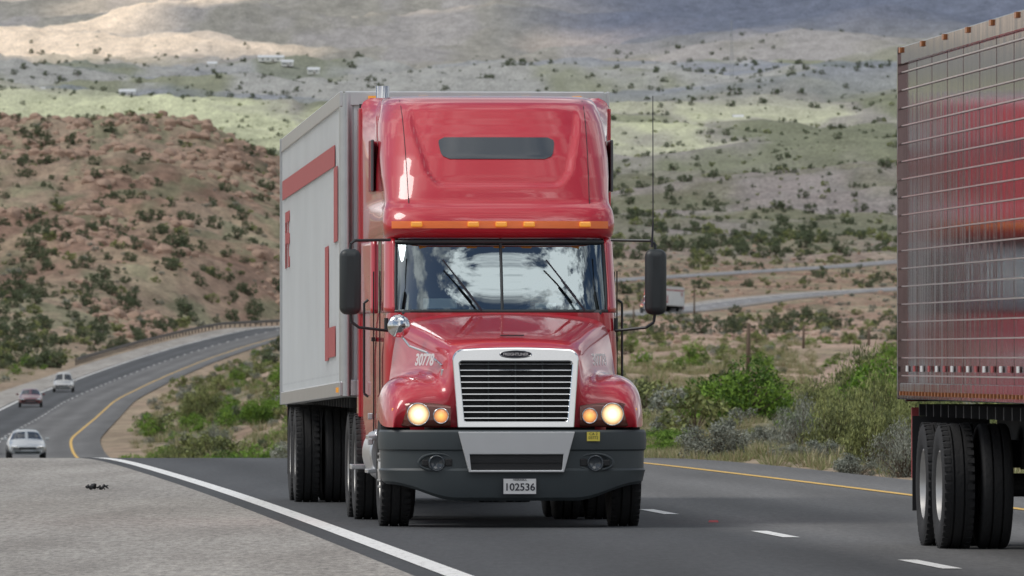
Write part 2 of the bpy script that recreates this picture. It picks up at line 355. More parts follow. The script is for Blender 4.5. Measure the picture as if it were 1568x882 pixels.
for kind,num,rg,sz,kr,th in [('dark',1900,(1000,2400),(.7,3.3),KH,.40),('olive',700,(1000,2400),(.6,2.4),KH,.42),('sage',700,(1000,2400),(.5,1.7),KH,.42),
                      ('dark',900,(1000,2600),(.6,3.2),KR,.48),('olive',500,(1000,2600),(.6,2.4),KR,.45),('sage',650,(1000,2600),(.5,1.7),KR,.42),
                      ('dark',3600,(2500,8200),(1.3,6.5),K0,.46),('olive',1300,(2400,7000),(1.5,5.0),K0,.45),('dark',900,(7000,10000),(2.5,9.0),K0,.48),
                      ('olive',200,(230,1000),(.7,2.2),K0,.42),('sage',150,(230,1000),(.6,1.7),K0,.42),('dark',70,(300,1000),(.7,2.0),K0,.42),
                      ('olive',340,(280,1100),(.8,2.2),KL,.4),('green',200,(280,1100),(.7,2.1),KL,.4),('sage',240,(280,1100),(.7,2.0),KL,.4),('green',100,(500,1500),(.8,2.4),K0,.4)]:
    for v in range(2):
        X,Y=sample(num,*rg,*kr); dens=fbm(X/25,Y/120,141+kk)
        pts=build_pts(X,Y,*sz,keep=(dens>th))
        scatter('scrub_%s_%d'%(kind,kk),scrubs[kind][v],pts,scrub); kk+=1
rockf=empty('boulders')
for i in range(3):
    X,Y=sample(3600,1180,1900,-.064,-.005); dens=fbm(X/12,Y/30,201); hz=ss(Y,1420,1620)
    pts=build_pts(X,Y,.3,3.2,keep=(dens+.24*hz>.61),pw=2.3,sink=.0); scatter('boulder_scatter_%d'%i,rocks[i],pts,rockf)
    X,Y=sample(1200,1000,3000,-.0,.062); pts=build_pts(X,Y,.25,1.6); scatter('boulder_scatter_r%d'%i,rocks[i],pts,rockf)
gr=empty('roadside_grass')
for i in range(2):
    X,Y=sample(3000,112,420,-.01,.062); t=X-rx(Y); ok=(t>6.0); dn=fbm(X/2,Y/9,221+i)
    pts=[(x,y,z-.02,random.uniform(.18,.55),random.uniform(0,6)) for x,y,z in zip(X[ok&(dn>.42)],Y[ok&(dn>.42)],terrain(X,Y)[ok&(dn>.42)])]
    scatter('grass_%d'%i,tufts[i],pts,gr)
    X,Y=sample(2600,300,1100,-.06,.03); pts=build_pts(X,Y,.5,1.2); scatter('grass_far_%d'%i,tufts[i],pts,gr)
F_=15500.0
def at(px,d): return (px-784)*d/F_
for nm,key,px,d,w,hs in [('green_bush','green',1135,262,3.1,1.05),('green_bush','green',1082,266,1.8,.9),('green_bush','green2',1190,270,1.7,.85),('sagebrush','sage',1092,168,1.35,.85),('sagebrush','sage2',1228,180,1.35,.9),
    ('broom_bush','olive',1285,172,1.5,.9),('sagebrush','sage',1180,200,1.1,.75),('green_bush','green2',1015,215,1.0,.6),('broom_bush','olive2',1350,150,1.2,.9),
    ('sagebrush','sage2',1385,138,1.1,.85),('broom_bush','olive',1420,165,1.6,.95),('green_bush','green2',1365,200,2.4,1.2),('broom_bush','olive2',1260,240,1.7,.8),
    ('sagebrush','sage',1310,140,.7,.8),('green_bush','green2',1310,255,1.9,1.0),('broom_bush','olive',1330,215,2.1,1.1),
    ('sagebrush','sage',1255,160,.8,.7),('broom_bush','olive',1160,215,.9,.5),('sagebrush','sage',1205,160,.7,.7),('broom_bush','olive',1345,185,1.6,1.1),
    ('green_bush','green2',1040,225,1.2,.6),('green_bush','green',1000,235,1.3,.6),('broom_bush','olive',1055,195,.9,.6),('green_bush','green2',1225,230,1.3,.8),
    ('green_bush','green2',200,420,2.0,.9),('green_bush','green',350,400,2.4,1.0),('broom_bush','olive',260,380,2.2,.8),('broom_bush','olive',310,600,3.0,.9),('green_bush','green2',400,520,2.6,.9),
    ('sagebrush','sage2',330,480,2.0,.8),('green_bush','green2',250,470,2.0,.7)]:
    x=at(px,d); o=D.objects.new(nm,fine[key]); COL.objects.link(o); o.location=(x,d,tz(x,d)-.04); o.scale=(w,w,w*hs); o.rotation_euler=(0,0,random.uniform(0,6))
# posts, poles, rail
wood=mat('weathered_wood',(.12,.085,.06),.9,var=.3); steel=mat('galvanised_steel',(.35,.36,.37),.5,.6); dark_st=mat('rusty_rail',(.12,.11,.10),.7,.3)
for px,d,h in [(1145,520,3.0),(1063,1500,4.6),(970,1400,3.0),(1230,900,2.4),(1330,880,2.4)]:
    mb=MB(); x=at(px,d); z=tz(x,d)-.2; mb.cyl((0,0,0),(.04,0,h),.13,.10,10); mb.cyl((-.25,0,h*.86),(.3,0,h*.88),.03,.03,6); o=mb.obj('wooden_post',wood,smooth=True); o.location=(x,d,z)
mb=MB()
for y in np.arange(1040,1420,4.0):
    x=float(rx(y))-8.0; z=float(rz(y)); x2_=float(rx(y+4))-8.0; zz=float(rz(y+4))
    mb.box((x,y,z+.3),(.15,.15,.9)); mb.add([(x+.1,y,z+.45),(x2_+.1,y+4,zz+.45),(x2_+.1,y+4,zz+.78),(x+.1,y,z+.78),(x+.14,y,z+.615),(x2_+.14,y+4,zz+.615)],[(0,1,5,4),(4,5,2,3)])
mb.obj('guardrail',dark_st)
mb=MB(); x=at(1120,7800); zt=tz(x,7800)
for i in range(3):
    a=i*2.09; mb.cyl((math.cos(a)*1.6,math.sin(a)*1.6,-2),(math.cos(a)*.5,math.sin(a)*.5,46),.22,.14,6)
for k in range(16):
    zc=k*2.9; mb.box((0,0,zc),(2.2-.08*k,.15,.15))
o=mb.obj('radio_mast',steel); o.location=(x,7800,zt)
wallm=mat('white_wall',(.80,.79,.75),.8,var=.05); roofm=mat('pale_roof',(.62,.64,.66),.6,var=.08); winm=mat('window_glass',(.04,.05,.06),.2)
for px,d,w in [(415,8700,22),(440,8650,10),(285,7400,14),(95,7300,12),(60,7350,8),(480,8600,10),(350,8900,9),(195,7600,12),(325,8850,8),(1130,6800,7)]:
    x=at(px,d); e=empty('white_house',(x,d,max(tz(x,d),tz(x,d-6))-.3)); hh=3.6; dp=9
    a=MB(); a.box((0,0,hh/2),(w,dp,hh)); a.obj('walls',wallm,e)
    a=MB(); a.add([(-w/2-.4,-dp/2-.5,hh),(w/2+.4,-dp/2-.5,hh),(w/2+.4,dp/2+.5,hh),(-w/2-.4,dp/2+.5,hh),(-w/2-.4,0,hh+2),(w/2+.4,0,hh+2)],[(0,1,5,4),(2,3,4,5),(0,4,3),(1,2,5)]); a.obj('roof',roofm,e)
    a=MB(); 
    for q in (-.32,-.12,.28): a.box((w*q,-dp/2-.02,2),(1.4,.1,1.2))
    a.obj('windows',winm,e); a=MB(); a.box((w*.08,-dp/2-.02,1.05),(1,.1,2.1)); a.obj('door',wood,e)
# ------------------------------------------------------------------ vehicle materials
redp=mat('red_truck_paint',(.52,.012,.028),.36,0,1.0,var=.06,nscale=2,coatr=.04,spec=.5)
chrome=mat('chrome',(.72,.73,.74),.12,1.0,var=.04); alu=mat('brushed_aluminium',(.58,.59,.60),.34,.9,var=.12)
black=mat('black_plastic',(.028,.034,.036),.45,var=.15,bump=.05,bscale=120); bump_m=mat('bumper_plastic',(.045,.056,.061),.5,var=.16,nscale=3)
tyrem=mat('tyre_rubber',(.022,.022,.023),.8,var=.3,nscale=5,bump=.3,bscale=30); rimm=mat('wheel_rim',(.55,.54,.52),.42,.5,var=.2,nscale=9)
under=mat('chassis_black',(.02,.02,.021),.7,var=.3); silver=mat('silver_bumper_paint',(.60,.61,.62),.32,.35,.3,var=.04)
wtr=mat('white_trailer_panel',(.74,.76,.76),.4,0,.2,var=.08,nscale=.8); redv=mat('red_vinyl',(.38,.06,.065),.5,var=.12)
amber=mat('amber_lens',(.85,.34,.03),.2,0,.5,emit=(1,.42,.05),estr=.3); orange=mat('orange_visor_strip',(.80,.17,.03),.4,0,.3,emit=(1,.22,.03),estr=.05)
amberd=mat('amber_lens_dim',(.40,.14,.04),.35)
yel=mat('yellow_sticker',(.75,.62,.10),.5); whp=mat('white_plate',(.75,.75,.74),.5,var=.03); blk=mat('black_ink',(.02,.02,.03),.5); whit=mat('white_lettering',(.70,.66,.66),.5)
grey=mat('interior_grey',(.07,.075,.08),.8,var=.2); paper=mat('paper',(.9,.9,.87),.8); skylm=mat('smoked_glass',(.055,.065,.075),.18,0,.6,var=.05)
def lampmat(name,c_in,c_out,s_in,s_out):
    m=D.materials.new(name); m.use_nodes=True; n,l=nt(m); b=n['Principled BSDF']; b.inputs['Roughness'].default_value=.1; b.inputs['Coat Weight'].default_value=1
    uv=n.new('ShaderNodeUVMap'); ln=n.new('ShaderNodeVectorMath'); ln.operation='LENGTH'; l.new(uv.outputs[0],ln.inputs[0])
    r=n.new('ShaderNodeValToRGB'); e=r.color_ramp.elements; e[0].position=.15; e[0].color=(*[x*s_in for x in c_in],1); e[1].position=1.0; e[1].color=(*[x*s_out for x in c_out],1)
    l.new(ln.outputs['Value'],r.inputs[0]); l.new(r.outputs[0],b.inputs['Emission Color']); b.inputs['Emission Strength'].default_value=1; b.inputs['Base Color'].default_value=(.5,.35,.2,1)
    return m
lampm=lampmat('headlamp_lit',(1,.86,.52),(1,.45,.10),2.4,.45); lampa=lampmat('turn_lamp_lit',(1,.50,.10),(1,.20,.02),1.3,.45)
def glassm(name,tint,refl):
    m=D.materials.new(name); m.use_nodes=True; n,l=nt(m); n.remove(n['Principled BSDF']); out=n['Material Output']
    t_=n.new('ShaderNodeBsdfTransparent'); t_.inputs[0].default_value=(*tint,1); g=n.new('ShaderNodeBsdfGlossy'); g.inputs['Roughness'].default_value=.01; g.inputs[0].default_value=(.82,.95,1,1)
    fr=n.new('ShaderNodeFresnel'); fr.inputs[0].default_value=1.5; ad=n.new('ShaderNodeMath'); ad.inputs[1].default_value=refl; l.new(fr.outputs[0],ad.inputs[0])
    no=n.new('ShaderNodeTexNoise'); no.inputs['Scale'].default_value=40
    mx=n.new('ShaderNodeMixShader'); l.new(ad.outputs[0],mx.inputs[0]); l.new(t_.outputs[0],mx.inputs[1]); l.new(g.outputs[0],mx.inputs[2]); l.new(mx.outputs[0],out.inputs[0]); return m
wsg=glassm('windshield_glass',(.55,.65,.67),.20)
ssm=mat('polished_trailer_skin',(.22,.165,.165),.09,.95,0,var=.35,nscale=1.0,bump=.4,bscale=1.0,bmap=(1,3.6,.3),bdist=.012)
beadm=mat('trailer_bead_edges',(.62,.58,.58),.3,.7,0,var=.25)
# ------------------------------------------------------------------ wheels
def tyre_prof(R,w):
    h=w/2; p=[(-h*.72,R*.56),(-h*.95,R*.66),(-h,R*.82),(-h*.93,R*.95),(-h*.84,R*.985)]
    for q in (-.5,-.17,.17,.5):
        p+=[((q-.035)*w*.9,R),((q-.03)*w*.9,R-.018),((q+.03)*w*.9,R-.018),((q+.035)*w*.9,R)] 
    p+=[(h*.84,R*.985),(h*.93,R*.95),(h,R*.82),(h*.95,R*.66),(h*.72,R*.56)]
    p=p[:5]+[(-h*.75,R)]+[x for x in p[5:-5] if abs(x[0])<h*.74]+[(h*.75,R)]+p[-5:]
    return p
def wheel(par,name,c,out,w=.28,R=.52,dual=False,style='disc'):
    T=MB(); T.rev(c,tyre_prof(R,w),48)
    for i in range(44):
        a=2*math.pi*i/44; rot=Matrix.Rotation(-a,3,'X')
        for sx_ in(-.36,.36):
            T.box((c[0]+sx_*w,c[1]+math.sin(a)*(R-.004),c[2]+math.cos(a)*(R-.004)),(w*.2,.045,.014),0,rot)
    if dual:
        c2=(c[0]-out*(w+.05),c[1],c[2]); T.rev(c2,tyre_prof(R,w),40)
    autosmooth(T.obj(name+'_tyre',tyrem,par),40)
    h=w/2; M=MB(); s=out
    if style=='front': pr=[(s*h*.80,R*.58),(s*h*.85,R*.55),(s*h*.55,R*.50),(s*h*.45,R*.40),(s*h*.75,R*.28),(s*h*.9,R*.2),(s*h*1.0,R*.17),(s*h*1.0,0.001)]
    else: pr=[(s*h*.80,R*.58),(s*h*.85,R*.55),(s*h*.4,R*.51),(-s*h*.55,R*.47),(-s*h*.75,R*.34),(-s*h*.7,R*.22),(s*h*.35,R*.19),(s*h*.5,R*.15),(s*h*.5,.001)]
    M.rev(c,pr,40)
    for i in range(10):
        a=i*.628; xx_=s*h*(.6 if style=='front' else -.6); M.cyl((c[0]+xx_,c[1]+math.cos(a)*R*.31,c[2]+math.sin(a)*R*.31),(c[0]+xx_+s*.06,c[1]+math.cos(a)*R*.31,c[2]+math.sin(a)*R*.31),.017,.012,8)
    autosmooth(M.obj(name+'_rim',rimm,par),40)
# ------------------------------------------------------------------ tractor
def plan(w,yf,Dp,n_,a):
    s=math.sin(a); cc=math.cos(a)
    return (w*math.copysign(abs(s)**(2/n_),s), yf+Dp*(1-abs(cc)**(2/n_)))
NA=44
def ring(z,w,yf,Dp=.5,n_=3.0,wb=1.21,yb=4.9,rec=None):
    h=[]
    for i in range(NA+1):
        a=math.pi/2*i/NA; x,y=plan(w,yf,Dp,n_,a); h.append((x,y))
    for i in range(1,9):
        q=i/8; h.append((w+(wb-w)*q,yf+Dp+(yb-yf-Dp)*q))
    h.append((wb*.96,yb+.05))
    full=[(-x,y) for x,y in h[::-1]]+h[1:]
    out=[]
    for x,y in full:
        if rec: y=y+rec(x,z)
        out.append((x,y,z))
    return out
def loftmesh(name,rings,m,par,capT=True,capB=True,smooth=True,ang=50):
    V=[p for r in rings for p in r]; k=len(rings[0]); F=[]
    for i in range(len(rings)-1):
        for j in range(k):
            j2=(j+1)%k; F.append((i*k+j,i*k+j2,(i+1)*k+j2,(i+1)*k+j))
    if capT: F.append(tuple((len(rings)-1)*k+j for j in range(k)))
    if capB: F.append(tuple(range(k-1,-1,-1)))
    o=mk(name,V,F,m,par); return autosmooth(o,ang)
def itp(z,zs,vs): return float(np.interp(z,zs,vs))
def lampdisc(name,c,R,dome,m,P):
    V=[];F=[];UV=[];nr_=6;na=28
    for i in range(nr_+1):
        r=R*i/nr_
        for j in range(na):
            a=2*math.pi*j/na; V.append((c[0]+r*math.cos(a),c[1]-dome*(1-(i/nr_)**2),c[2]+r*math.sin(a))); UV.append((i/nr_*math.cos(a),i/nr_*math.sin(a)))
    for i in range(nr_):
        for j in range(na): F.append((i*na+j,i*na+(j+1)%na,(i+1)*na+(j+1)%na,(i+1)*na+j))
    o=mk(name,V,F,m,P,True); uv=o.data.uv_layers.new(name='UVMap')
    for lp in o.data.loops: uv.data[lp.index].uv=UV[lp.vertex_index]
def buildTractor(P,paint=redp,number='30778'):
    prof=[(.20,[(0,1.655),(.3,1.645),(.53,1.61),(.60,1.52),(.615,1.34),(.68,1.26),(.86,1.26),(1.06,1.20),(1.13,1.08),(1.14,.93)]),
     (.45,[(0,1.74),(.3,1.735),(.57,1.70),(.65,1.60),(.68,1.39),(.76,1.365),(.95,1.385),(1.14,1.30),(1.20,1.13),(1.21,.93)]),
     (.8,[(0,1.80),(.33,1.795),(.63,1.765),(.72,1.67),(.76,1.43),(.85,1.415),(1.0,1.43),(1.18,1.34),(1.23,1.16),(1.235,.98)]),
     (1.2,[(0,1.86),(.36,1.855),(.71,1.825),(.80,1.73),(.85,1.45),(.93,1.415),(1.04,1.43),(1.19,1.34),(1.235,1.18),(1.24,1.06)]),
     (1.65,[(0,1.93),(.4,1.925),(.81,1.895),(.91,1.79),(.97,1.45),(1.01,1.37),(1.09,1.32),(1.19,1.22),(1.23,1.0),(1.23,.80)]),
     (2.08,[(0,2.0),(.45,1.99),(.91,1.95),(1.01,1.85),(1.06,1.45),(1.08,1.3),(1.12,1.2),(1.18,1.1),(1.2,.9),(1.2,.6)])]
    secs=[]
    def full(y,h): return [(-x,y,z) for x,z in h[::-1]]+[(x,y,z) for x,z in h[1:]]
    f0=full(.20,prof[0][1]); secs.append([(x*.96,.23,.93) for x,y,z in f0]); secs.append([(x*.99,.17,.93+(z-.93)*.55) for x,y,z in f0]); 
    for y,h in prof: secs.append(full(y,h))
    V=[p for s in secs for p in s]; k=len(secs[0]); F=[]
    for i in range(len(secs)-1):
        for j in range(k-1): F.append((i*k+j,i*k+j+1,(i+1)*k+j+1,(i+1)*k+j))
    mk('hood_and_fenders',V,F,paint,P,True,subsurf=3)
    a=MB(); a.box((0,1.1,.95),(1.5,1.6,.5)); a.obj('engine_bay',under,P)
    a=MB(); a.box((0,.62,1.782),(.22,.03,.012)); a.obj('hood_latch_slot',black,P,bevel=.004)
    loftmesh('cab_lower',[ring(z,w,yf,.45,3.2,1.21,4.9) for z,w,yf in [(.62,1.10,2.12),(1.0,1.11,2.1),(1.6,1.11,2.08),(1.9,1.095,2.06),(2.0,1.085,2.06)]],paint,P)
    WF=lambda z: itp(z,[2.0,2.7],[1.085,1.065]); YF=lambda z: itp(z,[2.0,2.7],[2.10,2.42])
    zs=np.linspace(2.0,2.70,15)
    def patch(name,fn,us,m,ang=50,off=0):
        V=[];F=[]
        for z in zs:
            for u in us: V.append(fn(u,z))
        k=len(us)
        for i in range(len(zs)-1):
            for j in range(k-1): F.append((i*k+j,i*k+j+1,(i+1)*k+j+1,(i+1)*k+j))
        return mk(name,V,F,m,P,True)
    def fa(u,z):
        s=1 if u>=0 else -1; au=abs(u)
        if au<=1:
            x,y=plan(WF(z),YF(z),.45,3.2,au*math.pi/2); return (s*x,y,z)
        q=au-1; return (s*(WF(z)+(1.21-WF(z))*q),YF(z)+.45+(4.9-YF(z)-.45)*q,z)
    ua=.69
    # each windshield pane is gently curved both ways
    def pane(u,z):
        x,y,z_=fa(u,z); v=(z-2.0)/.70*2-1; h_=abs(u)/ua*2-1
        return (x,y+.018-.028*(1-v*v)*(1-.25*h_*h_) ,z)
    patch('windshield',pane,np.linspace(-ua,ua,60),wsg)
    for s,nm in((-1,'l'),(1,'r')):
        pl=patch('a_pillar_'+nm,fa,np.sort(s*np.linspace(ua,1.08,12)),paint); so=pl.modifiers.new('t','SOLIDIFY'); so.thickness=.05; so.offset=0
        patch('side_window_'+nm,lambda u,z:(fa(u,z)[0]*.995,fa(u,z)[1],z),np.sort(s*np.linspace(1.08,1.42,6)),wsg)
        pl=patch('sleeper_side_'+nm,fa,np.sort(s*np.linspace(1.42,2.0,6)),paint); so=pl.modifiers.new('t','SOLIDIFY'); so.thickness=.04; so.offset=0
    g=MB()
    for z0_ in(2.012,2.675):
        pts=[Vector(fa(u,z0_))+Vector((0,-.004,0)) for u in np.linspace(-ua,ua,24)]; g.tube(pts,.018,8)
    for u in(-ua,ua,0): g.tube([Vector(pane(u,z))+Vector((0,-.006,0)) for z in zs],.016 if u else .014,8)
    autosmooth(g.obj('windshield_gasket',black,P))
    a=MB(); a.box((0,2.42,2.0),(1.9,.5,.05)); a.box((.45,2.72,1.98),(.5,.25,.16)); a.box((0,3.75,2.3),(2.2,.04,.95))
    for sx_ in(-.55,.55):
        a.box((sx_,3.45,2.18),(.5,.14,.62)); a.box((sx_,3.43,2.55),(.28,.1,.16))
    a.obj('interior',grey,P,bevel=.02)
    a=MB(); a.rev((.55,2.78,2.12),[(0,.22),(.03,.235),(.0,.25),(-.03,.235),(0,.22)],32,axis='y'); a.box((.55,2.78,2.12),(.44,.03,.04)); a.obj('steering_wheel',black,P)
    a=MB(); a.box((-.58,2.26,2.085),(.32,.02,.10),0,Matrix.Rotation(-.35,3,'X')); a.box((.42,2.28,2.065),(.2,.02,.05),0,Matrix.Rotation(-.35,3,'X')); a.box((.72,2.34,2.06),(.12,.02,.05)); a.obj('papers_on_dash',paper,P)
    a=MB(); a.box((-.5,2.62,2.62),(.62,.02,.14)); a.box((.5,2.62,2.62),(.62,.02,.14)); a.obj('cab_sun_visors',grey,P)
    # --- roof fairing
    zt=[2.70,2.74,2.80,2.86,2.92,2.99,3.02,3.06,3.15,3.3,3.5,3.7,3.85,3.95,4.02,4.07,4.095,4.10]
    yt=[2.43,2.34,2.30,2.31,2.34,2.40,2.47,2.53,2.58,2.68,2.84,3.04,3.22,3.38,3.53,3.72,3.95,4.1]
    wt=[1.07,1.09,1.10,1.105,1.10,1.09,1.075,1.07,1.075,1.09,1.10,1.10,1.09,1.07,1.05,1.02,.98,.95]
    wbt=[1.21]*13+[1.21,1.205,1.18,1.13,1.10]
    dt=[.45]*7+[.5,.58,.68,.80,.92,1.0,1.05,1.05,1.0,.9,.8]
    def rec(x,z):
        wid=.66+.13*float(ss(z,3.2,3.9))
        rr=.12
        zb_=3.19+ (0 if abs(x)<wid-rr else .12*min(1,((abs(x)-wid+rr)/rr))**2)
        m=(1-float(ss(abs(x),wid-.02,wid+.03)))*float(ss(z,zb_,zb_+.05))
        return .07*m*(1-float(ss(z,3.80,4.02)))
    zz=sorted(set([round(float(v),4) for v in np.concatenate([np.linspace(2.70,3.1,18),np.linspace(3.1,3.4,26),np.linspace(3.4,3.9,20),np.linspace(3.9,4.10,18)])]))
    zd=np.linspace(2.70,4.10,400); kern=np.hanning(13); kern/=kern.sum()
    def sm(vs):
        a=np.interp(zd,zt,vs); p=np.pad(a,6,mode='edge'); return np.convolve(p,kern,'valid')
    YS,WS,WB,DS=sm(yt),sm(wt),sm(wbt),sm(dt)
    G=lambda z,A: float(np.interp(z,zd,A))
    loftmesh('roof_fairing',[ring(z,G(z,WS),G(z,YS),G(z,DS),3.0,G(z,WB),4.9,rec) for z in zz],paint,P,ang=60)
    def front(x,z,off=0):
        w=G(z,WS); Dp=G(z,DS); s=min(.9999,abs(x)/w)**1.5; a=math.asin(s); y=G(z,YS)+Dp*(1-math.cos(a)**(2/3.0)); return y+rec(x,z)+off
    V=[];F=[];nx=34;nz=8
    for i in range(nz+1):
        v=i/nz*2-1; hw=.545-.07*(1-math.sqrt(max(0,1-abs(v)**4)))
        for j in range(nx+1):
            u=j/nx*2-1; z=3.575+.105*v
            x=u*(hw+.02*v) ; V.append((x,front(x,z,-.008),z))
    for i in range(nz):
        for j in range(nx): a_=i*(nx+1)+j; F.append((a_,a_+1,a_+nx+2,a_+nx+1))
    mk('skylight',V,F,skylm,P,True)
    g=MB()
    for s in(-1,1):
        g.tube([Vector((s*(.86+.02*(z-3.05)),front(s*(.86+.02*(z-3.05)),z,-.0005),z)) for z in np.linspace(3.04,4.05,16)],.004,6)
    g.obj('fairing_seams',under,P)
    V=[];F=[];xs=np.linspace(-1.03,1.03,60)
    for z in(2.80,2.83,2.87):
        for x in xs: V.append((x,front(x,z,-.013),z))
    for i in range(2):
        for j in range(59): F.append((i*60+j,i*60+j+1,i*60+61+j,i*60+60+j))
    mk('visor_reflective_strip',V,F,orange,P,True)
    g=MB()
    for x in(-.80,-.265,0,.265,.80):
        y=front(x,2.84); g.box((x,y-.022,2.838),(.11,.05,.05))
    g.obj('roof_marker_lights',amber,P,bevel=.012)
    for s in(-1,1):
        g=MB(); g.box((s*1.152,3.95,3.42),(.03,.5,.50)); g.obj('sleeper_window',skylm,P,bevel=.01)
    g=MB()
    for s in(-1,1): g.box((s*1.215,5.08,2.5),(.03,.36,3.0))
    g.obj('side_extenders',paint,P,bevel=.01)
    g=MB(); g.box((-1.19,5.28,2.6),(.03,.05,2.9)); g.box((1.19,5.28,2.6),(.03,.05,2.9)); g.obj('extender_rubber',black,P)
    g=MB()
    for s in(-1,1):
        g.box((s*1.155,3.42,1.55),(.012,.012,1.7)); g.box((s*1.13,2.72,1.55),(.012,.012,1.7)); g.box((s*1.165,3.3,1.75),(.03,.16,.04))
    g.obj('door_seams',under,P)
    g=MB()
    for s in(-1,1):
        g.tube([(s*1.2,3.55,1.2),(s*1.24,3.55,1.23),(s*1.24,3.55,2.1),(s*1.2,3.55,2.13)],.012)
    autosmooth(g.obj('grab_handles',black,P))
    # --- grille
    yg=lambda z: .045+(z-.93)*.07
    def fr(name,outer,inner,m,yo,yi,bev=.012):
        k=len(outer); V=[(x,yo(z),z) for x,z in outer]+[(x,yo(z),z) for x,z in inner]+[(x,yi,z) for x,z in outer]+[(x,yi,z) for x,z in inner]; F=[]
        for j in range(k):
            q=(j+1)%k; F+= [(j,q,k+q,k+j),(j,2*k+j,2*k+q,q),(k+j,k+q,3*k+q,3*k+j)]
        return mk(name,V,F,m,P,bevel=bev)
    def outl(wt_,wb_,z0,z1,r,n_=8,bow=0):
        pts=[]
        pts+= [(-wb_,z0),(wb_,z0)]
        for i in range(n_+1):
            a=math.pi/2*i/n_; pts.append((wt_-r+r*math.cos(a),z1-r+r*math.sin(a)))
        for i in range(1,6): t_=i/6; x=(wt_-r)*(1-2*t_); pts.append((x,z1+bow*(1-(2*t_-1)**2)))
        for i in range(n_+1):
            a=math.pi/2+math.pi/2*i/n_; pts.append((-wt_+r+r*math.cos(a),z1-r+r*math.sin(a)))
        return pts
    fr('grille_surround',outl(.585,.54,.925,1.655,.10,8,.015),outl(.522,.475,.985,1.535,.03,8,.0),chrome,lambda z:yg(z),.26,.014)
    g=MB(); g.box((0,.145,1.26),(1.04,.01,.58)); g.obj('grille_backing',under,P)
    g=MB()
    for i in range(10):
        z=1.012+i*.0555; hw=.485+.035*(z-.985)/.55; y=yg(z)+.02
        g.add([(-hw,y+.0,z+.009),(hw,y+.0,z+.009),(hw,y-.010,z-.002),(-hw,y-.010,z-.002),(-hw,y+.012,z-.009),(hw,y+.012,z-.009),(-hw,y+.035,z+.007),(hw,y+.035,z+.007)],[(3,2,1,0),(4,5,2,3),(0,1,7,6),(6,7,5,4)])
    g.obj('grille_bars',chrome,P)
    g=MB()
    for x in(-.25,0,.25): g.box((x,.115,1.26),(.012,.02,.55))
    g.obj('grille_verticals',black,P)
    g=MB(); k=28; V=[(0.15*math.cos(2*math.pi*i/k),yg(1.6)-.008,1.605+.034*math.sin(2*math.pi*i/k)) for i in range(k)]; g.add(V,[tuple(range(k-1,-1,-1))]); V2=[(x,y+.03,z) for x,y,z in V]; g.add(V+V2,[(i,(i+1)%k,k+(i+1)%k,k+i) for i in range(k)]); g.obj('hood_badge',blk,P)
    g=MB(); g.tube([(.148*math.cos(2*math.pi*i/k),yg(1.6)-.008,1.605+.034*math.sin(2*math.pi*i/k)) for i in range(k+1)],.005,6); g.obj('badge_rim',chrome,P)
    text('badge_text','FREIGHTLINER',.036,(0,yg(1.6)-.012,1.605),(math.pi/2,0,0),whit,P,.001,.0006)
    # --- headlights
    for s in(-1,1):
        nx=16
        V=[];F=[]
        zz_=[.935,.945,1.0,1.1,1.15,1.16]
        for iz,z in enumerate(zz_):
            for j in range(nx+1):
                x=.60+.575*j/nx; zt_=z if z<1.12 else z+ -.05*abs((j/nx-.55))**2*2
                yb_=.155+.30*max(0,(j/nx-.55)/.45)**2.2+.03*(z-.93)
                if iz in(0,5): yb_+=.03
                V.append((s*x,yb_-.012,zt_))
        for i in range(5):
            for j in range(nx): a_=i*(nx+1)+j; F.append((a_,a_+1,a_+nx+2,a_+nx+1) if s>0 else (a_+1,a_,a_+nx+1,a_+nx+2))
        mk('headlight_housing',V,F,hl_house,P,True)
        lampdisc('headlamp',(s*.90,.135,1.05),.095,.02,lampm,P)
        g=MB(); g.rev((s*.90,.135,1.05),[(0.0,.095),(-.012,.1),(-.008,.106),(.03,.110)],28,axis='y'); g.obj('headlamp_bezel',chrome,P,True)
        lampdisc('turn_lamp',(s*.69,.133,1.035),.062,.015,lampa,P)
        g=MB(); g.rev((s*.69,.133,1.035),[(0.0,.062),(-.010,.068),(-.006,.074),(.03,.078)],24,axis='y'); g.obj('turn_lamp_bezel',chrome,P,True)
        g=MB(); g.box((s*1.105,.27,1.05),(.05,.06,.12),0,Matrix.Rotation(s*.75,3,'Z')); g.obj('side_marker',amber,P,bevel=.012)
    # --- bumper
    path=[]
    for x in np.linspace(0,1.16,16): path.append((x,.30*(x/1.2)**4.2))
    path+=[(1.205,.33),(1.232,.42),(1.24,.55),(1.24,.75)]
    half=[]
    for i,(x,y) in enumerate(path):
        a_=path[max(0,i-1)]; b_=path[min(len(path)-1,i+1)]; tx,ty=b_[0]-a_[0],b_[1]-a_[1]; L=math.hypot(tx,ty); nx_,ny_=ty/L,-tx/L
        if i==0: nx_,ny_=0,-1
        zb=.25+.15*float(ss(x,.55,1.2))
        pr=[(-.10,.90),(-.015,.905),(.0,.885),(.006,.80),(.0,.725),(-.018,.71),(-.02,.55),(-.004,.53),(-.01,zb+.12),(-.03,zb+.03),(-.07,zb),(-.25,zb+.02)]
        half.append([(x+nx_*o_,y+ny_*o_,z) for o_,z in pr])
    secs=[[(-x,y,z) for x,y,z in h] for h in half[:0:-1]]+half
    k=len(secs[0]); V=[p for s_ in secs for p in s_]; F=[]
    for i in range(len(secs)-1):
        for j in range(k-1): F.append((i*k+j,i*k+j+1,(i+1)*k+j+1,(i+1)*k+j))
    o=mk('bumper',V,F,bump_m,P); autosmooth(o,28)
    def rs(pts,n_=6):
        out=[]
        for i in range(len(pts)):
            a_=pts[i]; b_=pts[(i+1)%len(pts)]
            for q in range(n_): out.append((a_[0]+(b_[0]-a_[0])*q/n_,a_[1]+(b_[1]-a_[1])*q/n_))
        return out
